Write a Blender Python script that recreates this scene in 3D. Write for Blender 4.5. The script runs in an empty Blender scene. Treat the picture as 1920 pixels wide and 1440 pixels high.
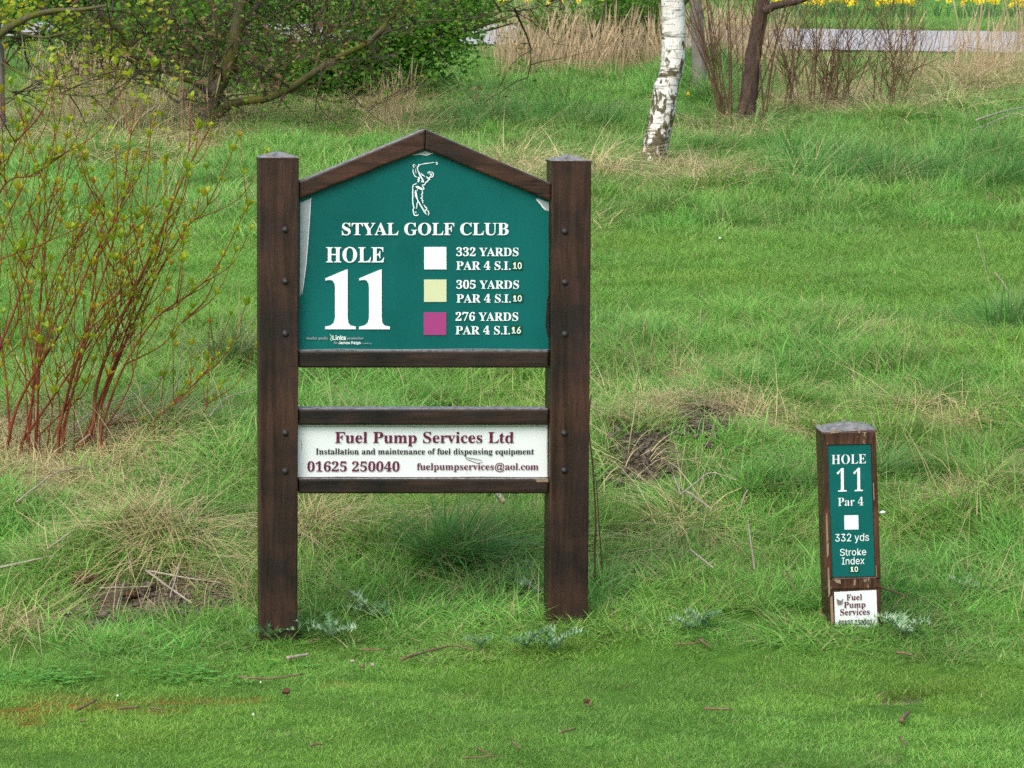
import bpy, math, random
import numpy as np
from mathutils import Vector, Matrix

random.seed(7); RNG = np.random.default_rng(7)
scene = bpy.context.scene
COL = scene.collection
R = math.radians

# ------------------------------------------------------------------ camera, sky, sun, exposure
CAM_Z, TILT, F = 1.9, R(6.0), 6500.0          # F: focal length in pixels of a 1920 px wide frame
cam = bpy.data.cameras.new('camera'); cam_o = bpy.data.objects.new('camera', cam); COL.objects.link(cam_o)
cam.sensor_width = 36; cam.lens = 36 * F / 1920; cam.clip_start = .1; cam.clip_end = 1000
cam_o.location = (0, 0, CAM_Z); cam_o.rotation_euler = (R(90) - TILT, 0, 0)
cam.dof.use_dof = True; cam.dof.focus_distance = 10.9; cam.dof.aperture_fstop = 32
scene.camera = cam_o

SUN_EL, SUN_AZ = R(48), R(205)                # azimuth clockwise from +Y
world = bpy.data.worlds.new("World"); scene.world = world; world.use_nodes = True
wn = world.node_tree.nodes; wl = world.node_tree.links
sky = wn.new('ShaderNodeTexSky'); sky.sky_type = 'NISHITA'; sky.sun_disc = False
sky.sun_elevation = SUN_EL; sky.sun_rotation = SUN_AZ
sky.air_density = 1.0; sky.dust_density = 4.0; sky.ozone_density = 1.0
bgn = wn['Background']; bgn.inputs['Strength'].default_value = 0.15
wl.new(sky.outputs[0], bgn.inputs['Color'])
sl = bpy.data.lights.new('sun', 'SUN'); sl.energy = 1.0; sl.angle = R(60); sl.color = (1.0, .96, .91)
so = bpy.data.objects.new('sun', sl); COL.objects.link(so)
sd = Vector((math.sin(SUN_AZ) * math.cos(SUN_EL), math.cos(SUN_AZ) * math.cos(SUN_EL), math.sin(SUN_EL)))
so.rotation_euler = sd.to_track_quat('Z', 'Y').to_euler(); so.location = (0, -5, 12)
scene.view_settings.view_transform = 'Standard'; scene.view_settings.look = 'None'
scene.view_settings.gamma = 1; scene.view_settings.use_curve_mapping = False
scene.view_settings.exposure = 0.68
scene.cycles.use_adaptive_sampling = True; scene.cycles.adaptive_threshold = .018; scene.cycles.adaptive_min_samples = 32
scene.cycles.use_denoising = False
scene.cycles.max_bounces = 4; scene.cycles.diffuse_bounces = 3; scene.cycles.glossy_bounces = 2; scene.cycles.transmission_bounces = 3; scene.cycles.transparent_max_bounces = 4

# ------------------------------------------------------------------ measuring helpers
CT, ST = math.cos(TILT), math.sin(TILT)
def ray(px, py):
    a = (px - 960) / F; b = (720 - py) / F
    return Vector((a, CT + b * ST, -ST + b * CT))
def at(px, py, Y):                            # world point seen at that pixel of the photo at distance Y
    d = ray(px, py); t = Y / d.y
    return Vector((d.x * t, Y, CAM_Z + d.z * t))
def proj(x, y, z):                            # numpy: world -> photo pixel
    zz = z - CAM_Z
    dep = y * CT - zz * ST; up = y * ST + zz * CT
    return 960 + F * x / dep, 720 - F * up / dep

# ------------------------------------------------------------------ noise + terrain
_perm = np.random.default_rng(3).random((256, 256))
def vnoise(x, y):
    x = np.asarray(x, float); y = np.asarray(y, float)
    xi = np.floor(x).astype(int); yi = np.floor(y).astype(int); fx = x - xi; fy = y - yi
    fx = fx * fx * (3 - 2 * fx); fy = fy * fy * (3 - 2 * fy)
    g = lambda a, b: _perm[a % 256, b % 256]
    return (g(xi, yi) * (1 - fx) + g(xi + 1, yi) * fx) * (1 - fy) + (g(xi, yi + 1) * (1 - fx) + g(xi + 1, yi + 1) * fx) * fy
def fbm(x, y, o=3):
    s = 0; a = .5; t = 0
    for k in range(o):
        s = s + a * vnoise(x * 2 ** k + 17 * k, y * 2 ** k + 31 * k); t += a; a *= .5
    return s / t

_PY = np.array([-60, 0, 8.6, 10.4, 10.9, 11.3, 11.9, 12.8, 15, 17, 19, 22.5, 26, 31, 38, 41, 44, 47, 60, 120, 400.])
_PZ = np.array([-.6, -.07, -.06, -.05, -.035, .02, .15, .31, .51, .64, .76, .92, 1.15, 1.48, 1.82, 1.83, 1.835, 1.91, 2.7, 10, 40.])
_dy = np.linspace(-60, 400, 46001); _dz = np.interp(_dy, _PY, _PZ)
_k = np.ones(61) / 61; _dz[60:-60] = np.convolve(_dz, _k, 'same')[60:-60]
def H0(y): return np.interp(y, _dy, _dz)
def gauss(px, py, cx, cy, rx, ry): return np.exp(-(((px - cx) / rx) ** 2 + ((py - cy) / ry) ** 2))
def sm(a, b, x): t = np.clip((x - a) / (b - a), 0, 1); return t * t * (3 - 2 * t)
ROADK = -.28
def H(x, y):
    x = np.asarray(x, float); y = np.asarray(y, float)
    z = H0(y)
    px, py = proj(x, np.maximum(y, 3), z)
    rough = sm(10.95, 11.7, y) * (1 - sm(30, 31.5, y + .28 * x * 0))
    fair = sm(15.1, 15.8, y) * (1 - sm(18.8, 19.6, y))
    b = (fbm(x * 2.3, y * 2.3) - .5) * .16 + (fbm(x * 7, y * 7, 2) - .5) * .05
    z = z + b * rough * (1 - .85 * fair)
    z = z + (fbm(x * 1.5 + 9, y * 1.5, 3) - .5) * .03 * (1 - rough) * (1 - sm(28, 31, y))
    z = z + .05 * sm(-.5, .6, x) * sm(10.2, 10.8, y) * (1 - sm(1.0, 1.6, x)) * (1 - sm(11.2, 11.8, y))
    z = z - .10 * gauss(px, py, 215, 1118, 60, 26) + .07 * gauss(px, py, 270, 1040, 130, 25)
    z = z + .25 * gauss(px, py, 1290, 175, 90, 20) * (y < 31)
    return z
def ground(px, py):                           # world point of the ground seen at that pixel
    d = ray(px, py); ts = np.linspace(6, 60, 5400); 
    X = d.x * ts; Y = d.y * ts; Z = CAM_Z + d.z * ts
    i = int(np.argmax(Z < H(X, Y)))
    return Vector((X[i], Y[i], float(H(X[i], Y[i]))))

# ------------------------------------------------------------------ object helpers
def tag(o, label=None, cat=None, group=None, kind=None):
    if label: o['label'] = label
    if cat: o['category'] = cat
    if group: o['group'] = group
    if kind: o['kind'] = kind
    return o
def empty(name, loc=(0, 0, 0), rz=0.):
    o = bpy.data.objects.new(name, None); COL.objects.link(o); o.location = loc; o.rotation_euler = (0, 0, rz)
    o.empty_display_size = .05
    return o
def link(name, me, parent=None, col=None):
    o = bpy.data.objects.new(name, me); (col or COL).objects.link(o)
    if parent is not None: o.parent = parent
    return o
class Acc:
    def __init__(s): s.v = []; s.f = []; s.m = []; s.c = []
    def add(s, vs, fs, m=0, c=None):
        n = len(s.v); s.v += [tuple(v) for v in vs]; s.f += [tuple(i + n for i in f) for f in fs]; s.m += [m] * len(fs)
        s.c += [c if c else (.5, .5, 0, 1)] * len(vs)
    def mesh(s, name, mats, smooth=False):
        me = bpy.data.meshes.new(name); me.from_pydata(s.v, [], s.f)
        for m in (mats if isinstance(mats, (list, tuple)) else [mats]): me.materials.append(m)
        me.polygons.foreach_set('material_index', s.m)
        if smooth: me.polygons.foreach_set('use_smooth', [True] * len(s.f))
        a = me.color_attributes.new('bc', 'FLOAT_COLOR', 'POINT'); a.data.foreach_set('color', np.array(s.c, np.float32).ravel())
        me.update(); return me
def npmesh(name, V, Fq, mats, C=None, smooth=False, mi=None):
    """V (n,3), Fq list of int arrays (k,3)/(k,4)"""
    me = bpy.data.meshes.new(name); V = np.asarray(V, np.float32)
    me.vertices.add(len(V)); me.vertices.foreach_set('co', V.ravel())
    loops = np.concatenate([f.ravel() for f in Fq]); tot = np.concatenate([np.full(len(f), f.shape[1]) for f in Fq])
    st = np.concatenate([[0], np.cumsum(tot)[:-1]])
    me.loops.add(len(loops)); me.loops.foreach_set('vertex_index', loops.astype(np.int32))
    me.polygons.add(len(tot)); me.polygons.foreach_set('loop_start', st.astype(np.int32))
    if smooth: me.polygons.foreach_set('use_smooth', np.ones(len(tot), bool))
    for m in (mats if isinstance(mats, (list, tuple)) else [mats]): me.materials.append(m)
    if mi is not None: me.polygons.foreach_set('material_index', mi.astype(np.int32))
    if C is not None:
        a = me.color_attributes.new('bc', 'FLOAT_COLOR', 'POINT'); a.data.foreach_set('color', np.asarray(C, np.float32).ravel())
    me.update(calc_edges=True); me.validate(); return me
def tube(acc, pts, rad, sides=6, m=0, cap=True, wob=0., c=None):
    pts = [Vector(p) for p in pts]; n = len(pts); vs = []; fs = []
    t0 = (pts[1] - pts[0]).normalized(); u = t0.orthogonal().normalized()
    for i, p in enumerate(pts):
        t = (pts[min(i + 1, n - 1)] - pts[max(i - 1, 0)]).normalized()
        u = (u - t * u.dot(t)).normalized(); w = t.cross(u); r = rad[i] if hasattr(rad, '__len__') else rad
        for k in range(sides):
            a = 2 * math.pi * k / sides; rr = r * (1 + wob * (random.random() - .5))
            vs.append(p + (u * math.cos(a) + w * math.sin(a)) * rr)
    for i in range(n - 1):
        for k in range(sides):
            a = i * sides + k; b = i * sides + (k + 1) % sides; fs.append((a, b, b + sides, a + sides))
    if cap:
        fs.append(tuple(range(sides))[::-1]); fs.append(tuple(range((n - 1) * sides, n * sides)))
    acc.add(vs, fs, m, c)
def smooth_path(pts, n=4):                    # catmull-rom through the points
    pts = [Vector(p) for p in pts]; P = [pts[0] * 2 - pts[1]] + pts + [pts[-1] * 2 - pts[-2]]; out = []
    for i in range(1, len(P) - 2):
        for k in range(n):
            t = k / n; a, b, c, d = P[i - 1], P[i], P[i + 1], P[i + 2]
            out.append(.5 * ((2 * b) + (c - a) * t + (2 * a - 5 * b + 4 * c - d) * t * t + (3 * b - a - 3 * c + d) * t ** 3))
    out.append(pts[-1]); return out

# ------------------------------------------------------------------ materials
def mat(name):
    m = bpy.data.materials.new(name); m.use_nodes = True; nt = m.node_tree
    return m, nt, nt.nodes, nt.links, nt.nodes['Principled BSDF']
def N(nt, typ, **kw):
    n = nt.nodes.new(typ)
    for k, v in kw.items():
        if k in n.inputs: n.inputs[k].default_value = v
        else: setattr(n, k, v)
    return n
def mixc(nt, fac, a, b, blend='MIX'):
    n = nt.nodes.new('ShaderNodeMix'); n.data_type = 'RGBA'; n.blend_type = blend
    for s, v in ((0, fac), (6, a), (7, b)):
        if isinstance(v, (int, float)): n.inputs[s].default_value = v
        elif isinstance(v, tuple): n.inputs[s].default_value = (*v, 1) if len(v) == 3 else v
        else: nt.links.new(v, n.inputs[s])
    return n.outputs[2]
def ramp(nt, fac, stops):
    r = nt.nodes.new('ShaderNodeValToRGB'); nt.links.new(fac, r.inputs[0])
    e = r.color_ramp.elements
    while len(e) < len(stops): e.new(.5)
    for i, (p, c) in enumerate(stops): e[i].position = p; e[i].color = (*c, 1) if len(c) == 3 else c
    return r.outputs[0]
def noise(nt, coord, scale, detail=3, rough=.55, sc=None, dist=0.):
    if sc is not None:
        mp = N(nt, 'ShaderNodeMapping'); mp.inputs['Scale'].default_value = sc; nt.links.new(coord, mp.inputs[0]); coord = mp.outputs[0]
    n = N(nt, 'ShaderNodeTexNoise', Scale=scale, Detail=detail, Roughness=rough, Distortion=dist); nt.links.new(coord, n.inputs['Vector'])
    return n.outputs['Fac']
def bump(nt, h, bsdf, strength=.3, dist=.01):
    b = N(nt, 'ShaderNodeBump', Strength=strength, Distance=dist); nt.links.new(h, b.inputs['Height']); nt.links.new(b.outputs[0], bsdf.inputs['Normal'])
def flat(name, col, rough=.6, spec=.3, var=.12, vs=40., metal=0.):
    m, nt, n, l, b = mat(name); tc = N(nt, 'ShaderNodeTexCoord')
    f = noise(nt, tc.outputs['Object'], vs, 4)
    c = mixc(nt, f, tuple(x * (1 - var) for x in col), tuple(min(1, x * (1 + var)) for x in col))
    l.new(c, b.inputs['Base Color']); b.inputs['Roughness'].default_value = rough
    b.inputs['Specular IOR Level'].default_value = spec; b.inputs['Metallic'].default_value = metal
    return m

def grass_mat(name, ga, gb, tip, straw, trans=.35):
    m, nt, n, l, b = mat(name)
    a = N(nt, 'ShaderNodeAttribute', attribute_name='bc'); sx = N(nt, 'ShaderNodeSeparateColor'); l.new(a.outputs['Color'], sx.inputs[0])
    t = N(nt, 'ShaderNodeAttribute', attribute_name='tint', attribute_type='INSTANCER'); tx = N(nt, 'ShaderNodeSeparateColor'); l.new(t.outputs['Color'], tx.inputs[0])
    c = mixc(nt, sx.outputs[0], ga, gb)
    mt = N(nt, 'ShaderNodeMath', operation='MULTIPLY'); l.new(sx.outputs[1], mt.inputs[0]); mt.inputs[1].default_value = .6
    c = mixc(nt, mt.outputs[0], c, tip)
    c = mixc(nt, tx.outputs[2], c, (.23, .38, .035))          # yellow-green instances
    ad = N(nt, 'ShaderNodeMath', operation='ADD', use_clamp=True); l.new(sx.outputs[2], ad.inputs[0]); l.new(tx.outputs[1], ad.inputs[1])
    st = mixc(nt, sx.outputs[0], straw, tuple(x * .62 for x in straw))
    c = mixc(nt, ad.outputs[0], c, st)
    g = N(nt, 'ShaderNodeCombineColor'); [l.new(tx.outputs[0], g.inputs[k]) for k in range(3)]
    c = mixc(nt, 1., c, g.outputs[0], 'MULTIPLY')
    l.new(c, b.inputs['Base Color']); b.inputs['Roughness'].default_value = .5; b.inputs['Specular IOR Level'].default_value = .3
    tr = N(nt, 'ShaderNodeBsdfTranslucent'); l.new(c, tr.inputs[0])
    mx = N(nt, 'ShaderNodeMixShader', Fac=trans); l.new(b.outputs[0], mx.inputs[1]); l.new(tr.outputs[0], mx.inputs[2])
    l.new(mx.outputs[0], nt.nodes['Material Output'].inputs['Surface'])
    return m
STRAW = (.55, .47, .24)
M_LAWN = grass_mat('lawn_grass', (.095, .32, .032), (.18, .45, .055), (.30, .56, .13), STRAW, .38)
M_ROUGH = grass_mat('rough_grass', (.055, .28, .028), (.15, .46, .055), (.30, .60, .15), STRAW, .38)
M_TUSS = grass_mat('tussock_grass', (.04, .20, .035), (.11, .37, .06), (.25, .52, .14), STRAW)
M_STRAW = grass_mat('dry_grass', (.54, .47, .23), (.42, .34, .16), (.62, .55, .31), STRAW, .2)
M_REED = grass_mat('dry_reed', (.52, .41, .24), (.42, .31, .18), (.55, .44, .28), (.46, .33, .2), .2)
def leaf_mat(name, c0, c1, c2, trans=.35):    # per-leaf random tone in bc.r
    m, nt, n, l, b = mat(name)
    a = N(nt, 'ShaderNodeAttribute', attribute_name='bc'); sx = N(nt, 'ShaderNodeSeparateColor'); l.new(a.outputs['Color'], sx.inputs[0])
    c = ramp(nt, sx.outputs[0], [(0, c0), (.55, c1), (1, c2)])
    l.new(c, b.inputs['Base Color']); b.inputs['Roughness'].default_value = .5; b.inputs['Specular IOR Level'].default_value = .3
    tr = N(nt, 'ShaderNodeBsdfTranslucent'); l.new(c, tr.inputs[0])
    mx = N(nt, 'ShaderNodeMixShader', Fac=trans); l.new(b.outputs[0], mx.inputs[1]); l.new(tr.outputs[0], mx.inputs[2])
    l.new(mx.outputs[0], nt.nodes['Material Output'].inputs['Surface'])
    return m
M_LEAFG = leaf_mat('hawthorn_leaf', (.06, .18, .02), (.12, .32, .03), (.24, .42, .06), .5)
M_LEAFB = leaf_mat('dead_leaf', (.10, .05, .03), (.19, .10, .06), (.30, .20, .11), .15)
M_LEAFY = leaf_mat('budding_leaf', (.17, .17, .02), (.24, .27, .03), (.30, .22, .04))
M_DOG = leaf_mat('dogwood_leaf', (.25, .38, .02), (.38, .48, .03), (.50, .40, .03), .4)
M_DOG2 = leaf_mat('dogwood_bud', (.48, .34, .04), (.45, .45, .04), (.50, .24, .04), .4)
M_THIS = leaf_mat('thistle_leaf', (.12, .27, .10), (.19, .35, .17), (.32, .45, .28), .15)
M_CLOV = leaf_mat('clover_leaf', (.08, .32, .03), (.14, .42, .05), (.22, .50, .08), .35)

def bark(name, c0, c1, moss=None, mfac=.5, sc=(1, 1, .25), scale=30):
    m, nt, n, l, b = mat(name); tc = N(nt, 'ShaderNodeTexCoord')
    f = noise(nt, tc.outputs['Object'], scale, 5, .65, sc)
    c = ramp(nt, f, [(.3, c0), (.7, c1)])
    if moss:
        g = noise(nt, tc.outputs['Object'], 5, 4, .6)
        g = ramp(nt, g, [(mfac - .08, (0, 0, 0)), (mfac + .08, (1, 1, 1))]); c = mixc(nt, g, c, moss)
    l.new(c, b.inputs['Base Color']); b.inputs['Roughness'].default_value = .85; b.inputs['Specular IOR Level'].default_value = .15
    bump(nt, f, b, .6, .01); return m
M_BARK = bark('mossy_bark', (.05, .045, .035), (.13, .115, .09), (.10, .105, .02), .5)
M_BARK2 = bark('brown_bark', (.04, .028, .022), (.105, .075, .06), (.10, .11, .07), .68)
M_BARKG = bark('grey_bark', (.12, .115, .10), (.24, .23, .21), (.15, .16, .10), .6)
M_TWIG = bark('brown_twig', (.07, .04, .025), (.19, .12, .07), None)
M_TWIGD = bark('dark_twig', (.03, .025, .02), (.09, .075, .055), (.08, .085, .03), .55)
M_RED = bark('red_stem', (.09, .02, .012), (.24, .065, .03), (.22, .10, .04), .60)
M_STICK = bark('fallen_stick', (.10, .065, .04), (.24, .17, .11), None)
M_PALES = bark('bleached_stick', (.24, .21, .16), (.42, .38, .30), None)

def birch_mat():
    m, nt, n, l, b = mat('birch_bark'); tc = N(nt, 'ShaderNodeTexCoord'); O = tc.outputs['Object']
    base = ramp(nt, noise(nt, O, 14, 4), [(.3, (.60, .60, .55)), (.7, (.82, .82, .78))])
    fine = ramp(nt, noise(nt, O, 20, 4, .7, (.35, .35, 3.2)), [(.40, (.16, .16, .13)), (.47, (1, 1, 1))])
    c = mixc(nt, .75, base, fine, 'MULTIPLY')
    sep = N(nt, 'ShaderNodeSeparateXYZ'); l.new(O, sep.inputs[0])
    mr = N(nt, 'ShaderNodeMapRange'); l.new(sep.outputs[2], mr.inputs[0]); mr.inputs[1].default_value = 0; mr.inputs[2].default_value = .95; mr.inputs[3].default_value = .17; mr.inputs[4].default_value = -.06
    g = noise(nt, O, 26, 4, .65, (1, 1, .42), .4)
    ad = N(nt, 'ShaderNodeMath', operation='ADD'); l.new(g, ad.inputs[0]); l.new(mr.outputs[0], ad.inputs[1])
    k = ramp(nt, ad.outputs[0], [(.555, (0, 0, 0)), (.60, (1, 1, 1))])
    olive = ramp(nt, noise(nt, O, 60, 3), [(.35, (.035, .03, .02)), (.65, (.13, .115, .04))])
    c = mixc(nt, k, c, olive)
    band = ramp(nt, noise(nt, O, 7, 3, .6, (.6, .6, 2.0)), [(.57, (0, 0, 0)), (.63, (1, 1, 1))])
    c = mixc(nt, band, c, olive)
    l.new(c, b.inputs['Base Color']); b.inputs['Roughness'].default_value = .7
    bump(nt, ad.outputs[0], b, .5, .02); return m
M_BIRCH = birch_mat()

def wood_mat(name, axis=2, c0=(.016, .0075, .0035), c1=(.052, .022, .0105), wear=0.):
    m, nt, n, l, b = mat(name); tc = N(nt, 'ShaderNodeTexCoord'); O = tc.outputs['Object']
    s = [1, 1, 1]; s[axis] = .06
    g = noise(nt, O, 160, 5, .7, tuple(s)); g2 = noise(nt, O, 40, 4, .6, tuple(s), .5)
    gm = mixc(nt, .5, g, g2)
    c = ramp(nt, gm, [(.40, c0), (.60, c1)])
    big = ramp(nt, noise(nt, O, 5, 4, .6), [(.36, (.30, .31, .36)), (.60, (1.1, 1, .95))])
    c = mixc(nt, 1., c, big, 'MULTIPLY')
    bl = ramp(nt, noise(nt, O, 9, 5, .7), [(.60, (0, 0, 0)), (.78, (.3, .3, .3))]); c = mixc(nt, bl, c, (.030, .036, .045))
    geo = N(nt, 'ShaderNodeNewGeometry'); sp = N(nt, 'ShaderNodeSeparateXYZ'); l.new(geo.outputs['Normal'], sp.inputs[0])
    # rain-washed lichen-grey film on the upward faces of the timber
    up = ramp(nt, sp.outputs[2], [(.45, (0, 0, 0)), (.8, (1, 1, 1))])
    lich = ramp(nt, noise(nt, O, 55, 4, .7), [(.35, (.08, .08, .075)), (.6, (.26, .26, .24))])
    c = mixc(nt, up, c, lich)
    if wear:
        w = ramp(nt, noise(nt, O, 22, 5, .75, tuple(1.6 if k == axis else 5 for k in range(3)) if False else (1.5, 1.5, .5)), [(.66 - wear, (0, 0, 0)), (.68 - wear, (1, 1, 1))])
        c = mixc(nt, w, c, (.24, .18, .12))
    l.new(c, b.inputs['Base Color']); b.inputs['Roughness'].default_value = .42; b.inputs['Specular IOR Level'].default_value = .4
    rr = ramp(nt, g2, [(.3, (.34, .34, .34)), (.7, (.6, .6, .6))]); l.new(rr, b.inputs['Roughness'])
    bump(nt, gm, b, .25, .002); return m
M_WOODZ = wood_mat('stained_wood_upright', 2); M_WOODX = wood_mat('stained_wood_rail', 0, (.010, .0065, .005), (.034, .017, .010))
M_WOODG = wood_mat('stained_wood_gable', 0, (.018, .008, .0038), (.062, .026, .012))
M_WOODM = wood_mat('marker_wood', 2, (.035, .013, .006), (.10, .042, .018), .04)
M_WORN = bark('bare_wood_chip', (.18, .12, .075), (.34, .26, .18), None)
M_BOLT = flat('bolt', (.016, .015, .015), .5, .5)
def panel_mat(name, col, col2, dirt, rough=.35, amt=.25, spec=.3):
    m, nt, n, l, b = mat(name); tc = N(nt, 'ShaderNodeTexCoord'); O = tc.outputs['Object']
    c = mixc(nt, ramp(nt, noise(nt, O, 2.2, 4), [(.3, (0, 0, 0)), (.7, (1, 1, 1))]), col, col2)
    d = ramp(nt, noise(nt, O, 18, 6, .75), [(.58, (0, 0, 0)), (.85, (amt, amt, amt))]); c = mixc(nt, d, c, dirt)
    sc = ramp(nt, noise(nt, O, 60, 4, .8, (.25, 1, 2.5), 1.0), [(.70, (0, 0, 0)), (.75, (amt, amt, amt))]); c = mixc(nt, sc, c, dirt)
    l.new(c, b.inputs['Base Color']); b.inputs['Roughness'].default_value = rough; b.inputs['Specular IOR Level'].default_value = spec
    bump(nt, noise(nt, O, 8, 3), b, .05, .004); return m
M_GREEN = panel_mat('green_vinyl', (.002, .088, .079), (.004, .132, .122), (.03, .17, .15), .5, .4, .12)
M_WHITE = panel_mat('white_board', (.68, .76, .76), (.74, .80, .80), (.25, .26, .24), .5, .35)
M_PRINTW = flat('white_lettering', (.78, .86, .86), .5, .2, .02)
M_CREAM = flat('cream_square', (.60, .65, .40), .5, .2, .03)
M_MAG = flat('magenta_square', (.34, .05, .20), .5, .2, .05)
M_STICKG = flat('dark_green_sticker', (.005, .075, .022), .5, .2, .1)
M_MAROON = flat('maroon_lettering', (.12, .015, .05), .5, .2, .1)
M_BLACK = flat('black_lettering', (.015, .015, .018), .5, .2, .1)
M_ALU = flat('bare_backing', (.30, .36, .37), .45, .3, .35, 60)
M_TORN = flat('torn_edge', (.66, .68, .66), .6, .2, .25, 90)
M_CREST = flat('pale_green_print', (.45, .60, .30), .5, .2, .1)

# ------------------------------------------------------------------ ground
def ground_mat():
    m, nt, n, l, b = mat('turf_soil'); tc = N(nt, 'ShaderNodeTexCoord'); O = tc.outputs['Object']
    a = N(nt, 'ShaderNodeAttribute', attribute_name='zone'); sx = N(nt, 'ShaderNodeSeparateColor'); l.new(a.outputs['Color'], sx.inputs[0])
    turf = ramp(nt, noise(nt, O, 9, 5, .7), [(.3, (.055, .15, .016)), (.7, (.11, .25, .03))])
    soil = ramp(nt, noise(nt, O, 28, 6, .75), [(.35, (.05, .036, .026)), (.65, (.20, .16, .12))])
    thatch = ramp(nt, noise(nt, O, 50, 6, .75, (1, .35, 1)), [(.3, (.13, .115, .055)), (.7, (.30, .26, .16))])
    rust = ramp(nt, noise(nt, O, 50, 5, .7), [(.38, (.09, .10, .015)), (.60, (.33, .17, .03))])
    c = mixc(nt, sx.outputs[1], turf, thatch); c = mixc(nt, sx.outputs[0], c, soil); c = mixc(nt, sx.outputs[2], c, rust)
    l.new(c, b.inputs['Base Color']); b.inputs['Roughness'].default_value = .9; b.inputs['Specular IOR Level'].default_value = .15
    bump(nt, noise(nt, O, 45, 6, .75), b, .9, .02); return m
SOIL = [(275, 1110, 125, 46), (1185, 862, 105, 36), (1180, 1085, 75, 34), (370, 978, 85, 24), (990, 1105, 65, 28), (1330, 805, 90, 24), (1260, 1055, 35, 18), (900, 965, 40, 14), (430, 1090, 55, 20), (160, 1122, 55, 26)]
BARE = [(1655, 1308, 60, 14), (1700, 1297, 60, 10), (1595, 1354, 34, 9), (1640, 1420, 66, 14), (1570, 1328, 24, 8), (870, 1310, 48, 12), (1160, 1288, 34, 8), (560, 1375, 44, 8), (1500, 1434, 40, 7)]
RUST = [(150, 1322, 150, 22), (40, 1345, 60, 16), (310, 1315, 70, 12), (280, 1336, 90, 7), (420, 1318, 90, 9), (650, 1286, 40, 5), (330, 1268, 40, 6)]
STRW = [(270, 1035, 180, 36), (330, 1120, 150, 30), (100, 850, 190, 60), (120, 900, 160, 40), (880, 985, 170, 40), (1200, 800, 110, 45), (600, 985, 50, 55),
        (1650, 612, 30, 12), (1290, 705, 60, 20), (1430, 800, 90, 22), (1370, 262, 80, 22), (280, 245, 260, 60), (700, 232, 120, 45), (980, 340, 180, 40), (1840, 150, 150, 50),
        (1620, 205, 200, 26), (60, 1170, 90, 30), (430, 700, 40, 18), (1100, 440, 60, 30), (1310, 1000, 60, 50), (1750, 780, 90, 26), (450, 1110, 60, 30), (1300, 345, 100, 25), (1830, 930, 60, 40), (900, 1130, 60, 20), (1190, 900, 60, 20)]
def mk(lst, px, py):
    s = 0
    for q in lst: s = np.maximum(s, gauss(px, py, *q))
    return s
def zones(x, y):
    z = H0(y); px, py = proj(x, np.maximum(y, 3), z); w = (fbm(x * 5, y * 5, 3) - .5) * 1.3; w2 = (fbm(x * 14, y * 14, 3) - .5) * .8
    soil = sm(.34, .56, mk(SOIL, px, py) + w * .5 + w2 * .45) * (mk(SOIL, px, py) > .08)
    bare = sm(.45, .75, mk(BARE, px, py) + w2 * .9) * (mk(BARE, px, py) > .1)
    rust = sm(.35, .7, mk(RUST, px, py) + w2 * 1.0 + w * .3) * (mk(RUST, px, py) > .08)
    strw = sm(.2, .8, mk(STRW, px, py) + w * .9)
    return px, py, np.maximum(soil, bare), strw, rust
gx = np.concatenate([-np.geomspace(300, 9, 16), np.arange(-8.4, 8.41, .075), np.geomspace(9, 300, 16)])
gy = np.concatenate([np.linspace(-60, 5, 12), np.linspace(6, 8, 6), np.arange(8.2, 16, .05), np.arange(16, 47, .09), np.geomspace(48, 400, 22)])
GX, GY = np.meshgrid(gx, gy); GZ = H(GX, GY)
_, _, zs, zt, zr = zones(GX, GY)
GZ = GZ - zs * .012 * (fbm(GX * 22, GY * 22, 2) * 2) * (GY < 30)
nx, ny = len(gx), len(gy); idx = np.arange(nx * ny).reshape(ny, nx)
quads = np.stack([idx[:-1, :-1], idx[:-1, 1:], idx[1:, 1:], idx[1:, :-1]], -1).reshape(-1, 4)
gme = npmesh('ground', np.stack([GX, GY, GZ], -1).reshape(-1, 3), [quads], ground_mat(), smooth=True)
za = gme.color_attributes.new('zone', 'FLOAT_COLOR', 'POINT')
za.data.foreach_set('color', np.stack([zs * (GY > 10.7), np.maximum(zt * .8, zs * .9), zr, np.ones_like(zs)], -1).astype(np.float32).ravel())
tag(link('ground', gme), kind='structure')

# road behind, crossing at the top right
def road_mat():
    m, nt, n, l, b = mat('asphalt'); tc = N(nt, 'ShaderNodeTexCoord'); O = tc.outputs['Object']
    c = ramp(nt, noise(nt, O, 60, 5, .8), [(.3, (.34, .34, .335)), (.7, (.52, .52, .505))])
    c = mixc(nt, ramp(nt, noise(nt, O, 1.2, 4, .6, (.3, 2, 1)), [(.4, (0, 0, 0)), (.7, (.45, .45, .45))]), c, (.34, .34, .33))
    l.new(c, b.inputs['Base Color']); b.inputs['Roughness'].default_value = .75; bump(nt, noise(nt, O, 120, 3), b, .4, .01); return m
ac = Acc(); xs = np.linspace(-25, 25, 120); vs = []
for x in xs:
    for q in (0, .25, .5, .75, 1):
        y = 33.2 + ROADK * (x - 3) + q * 3.9
        vs.append((x, y, float(H(x, y)) + .03 + .02 * math.sin(math.pi * q)))
fs = [(i * 5 + j, i * 5 + 5 + j, i * 5 + 6 + j, i * 5 + 1 + j) for i in range(len(xs) - 1) for j in range(4)]
ac.add(vs, fs); tag(link('road', ac.mesh('road', road_mat(), True)), kind='structure')

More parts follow.
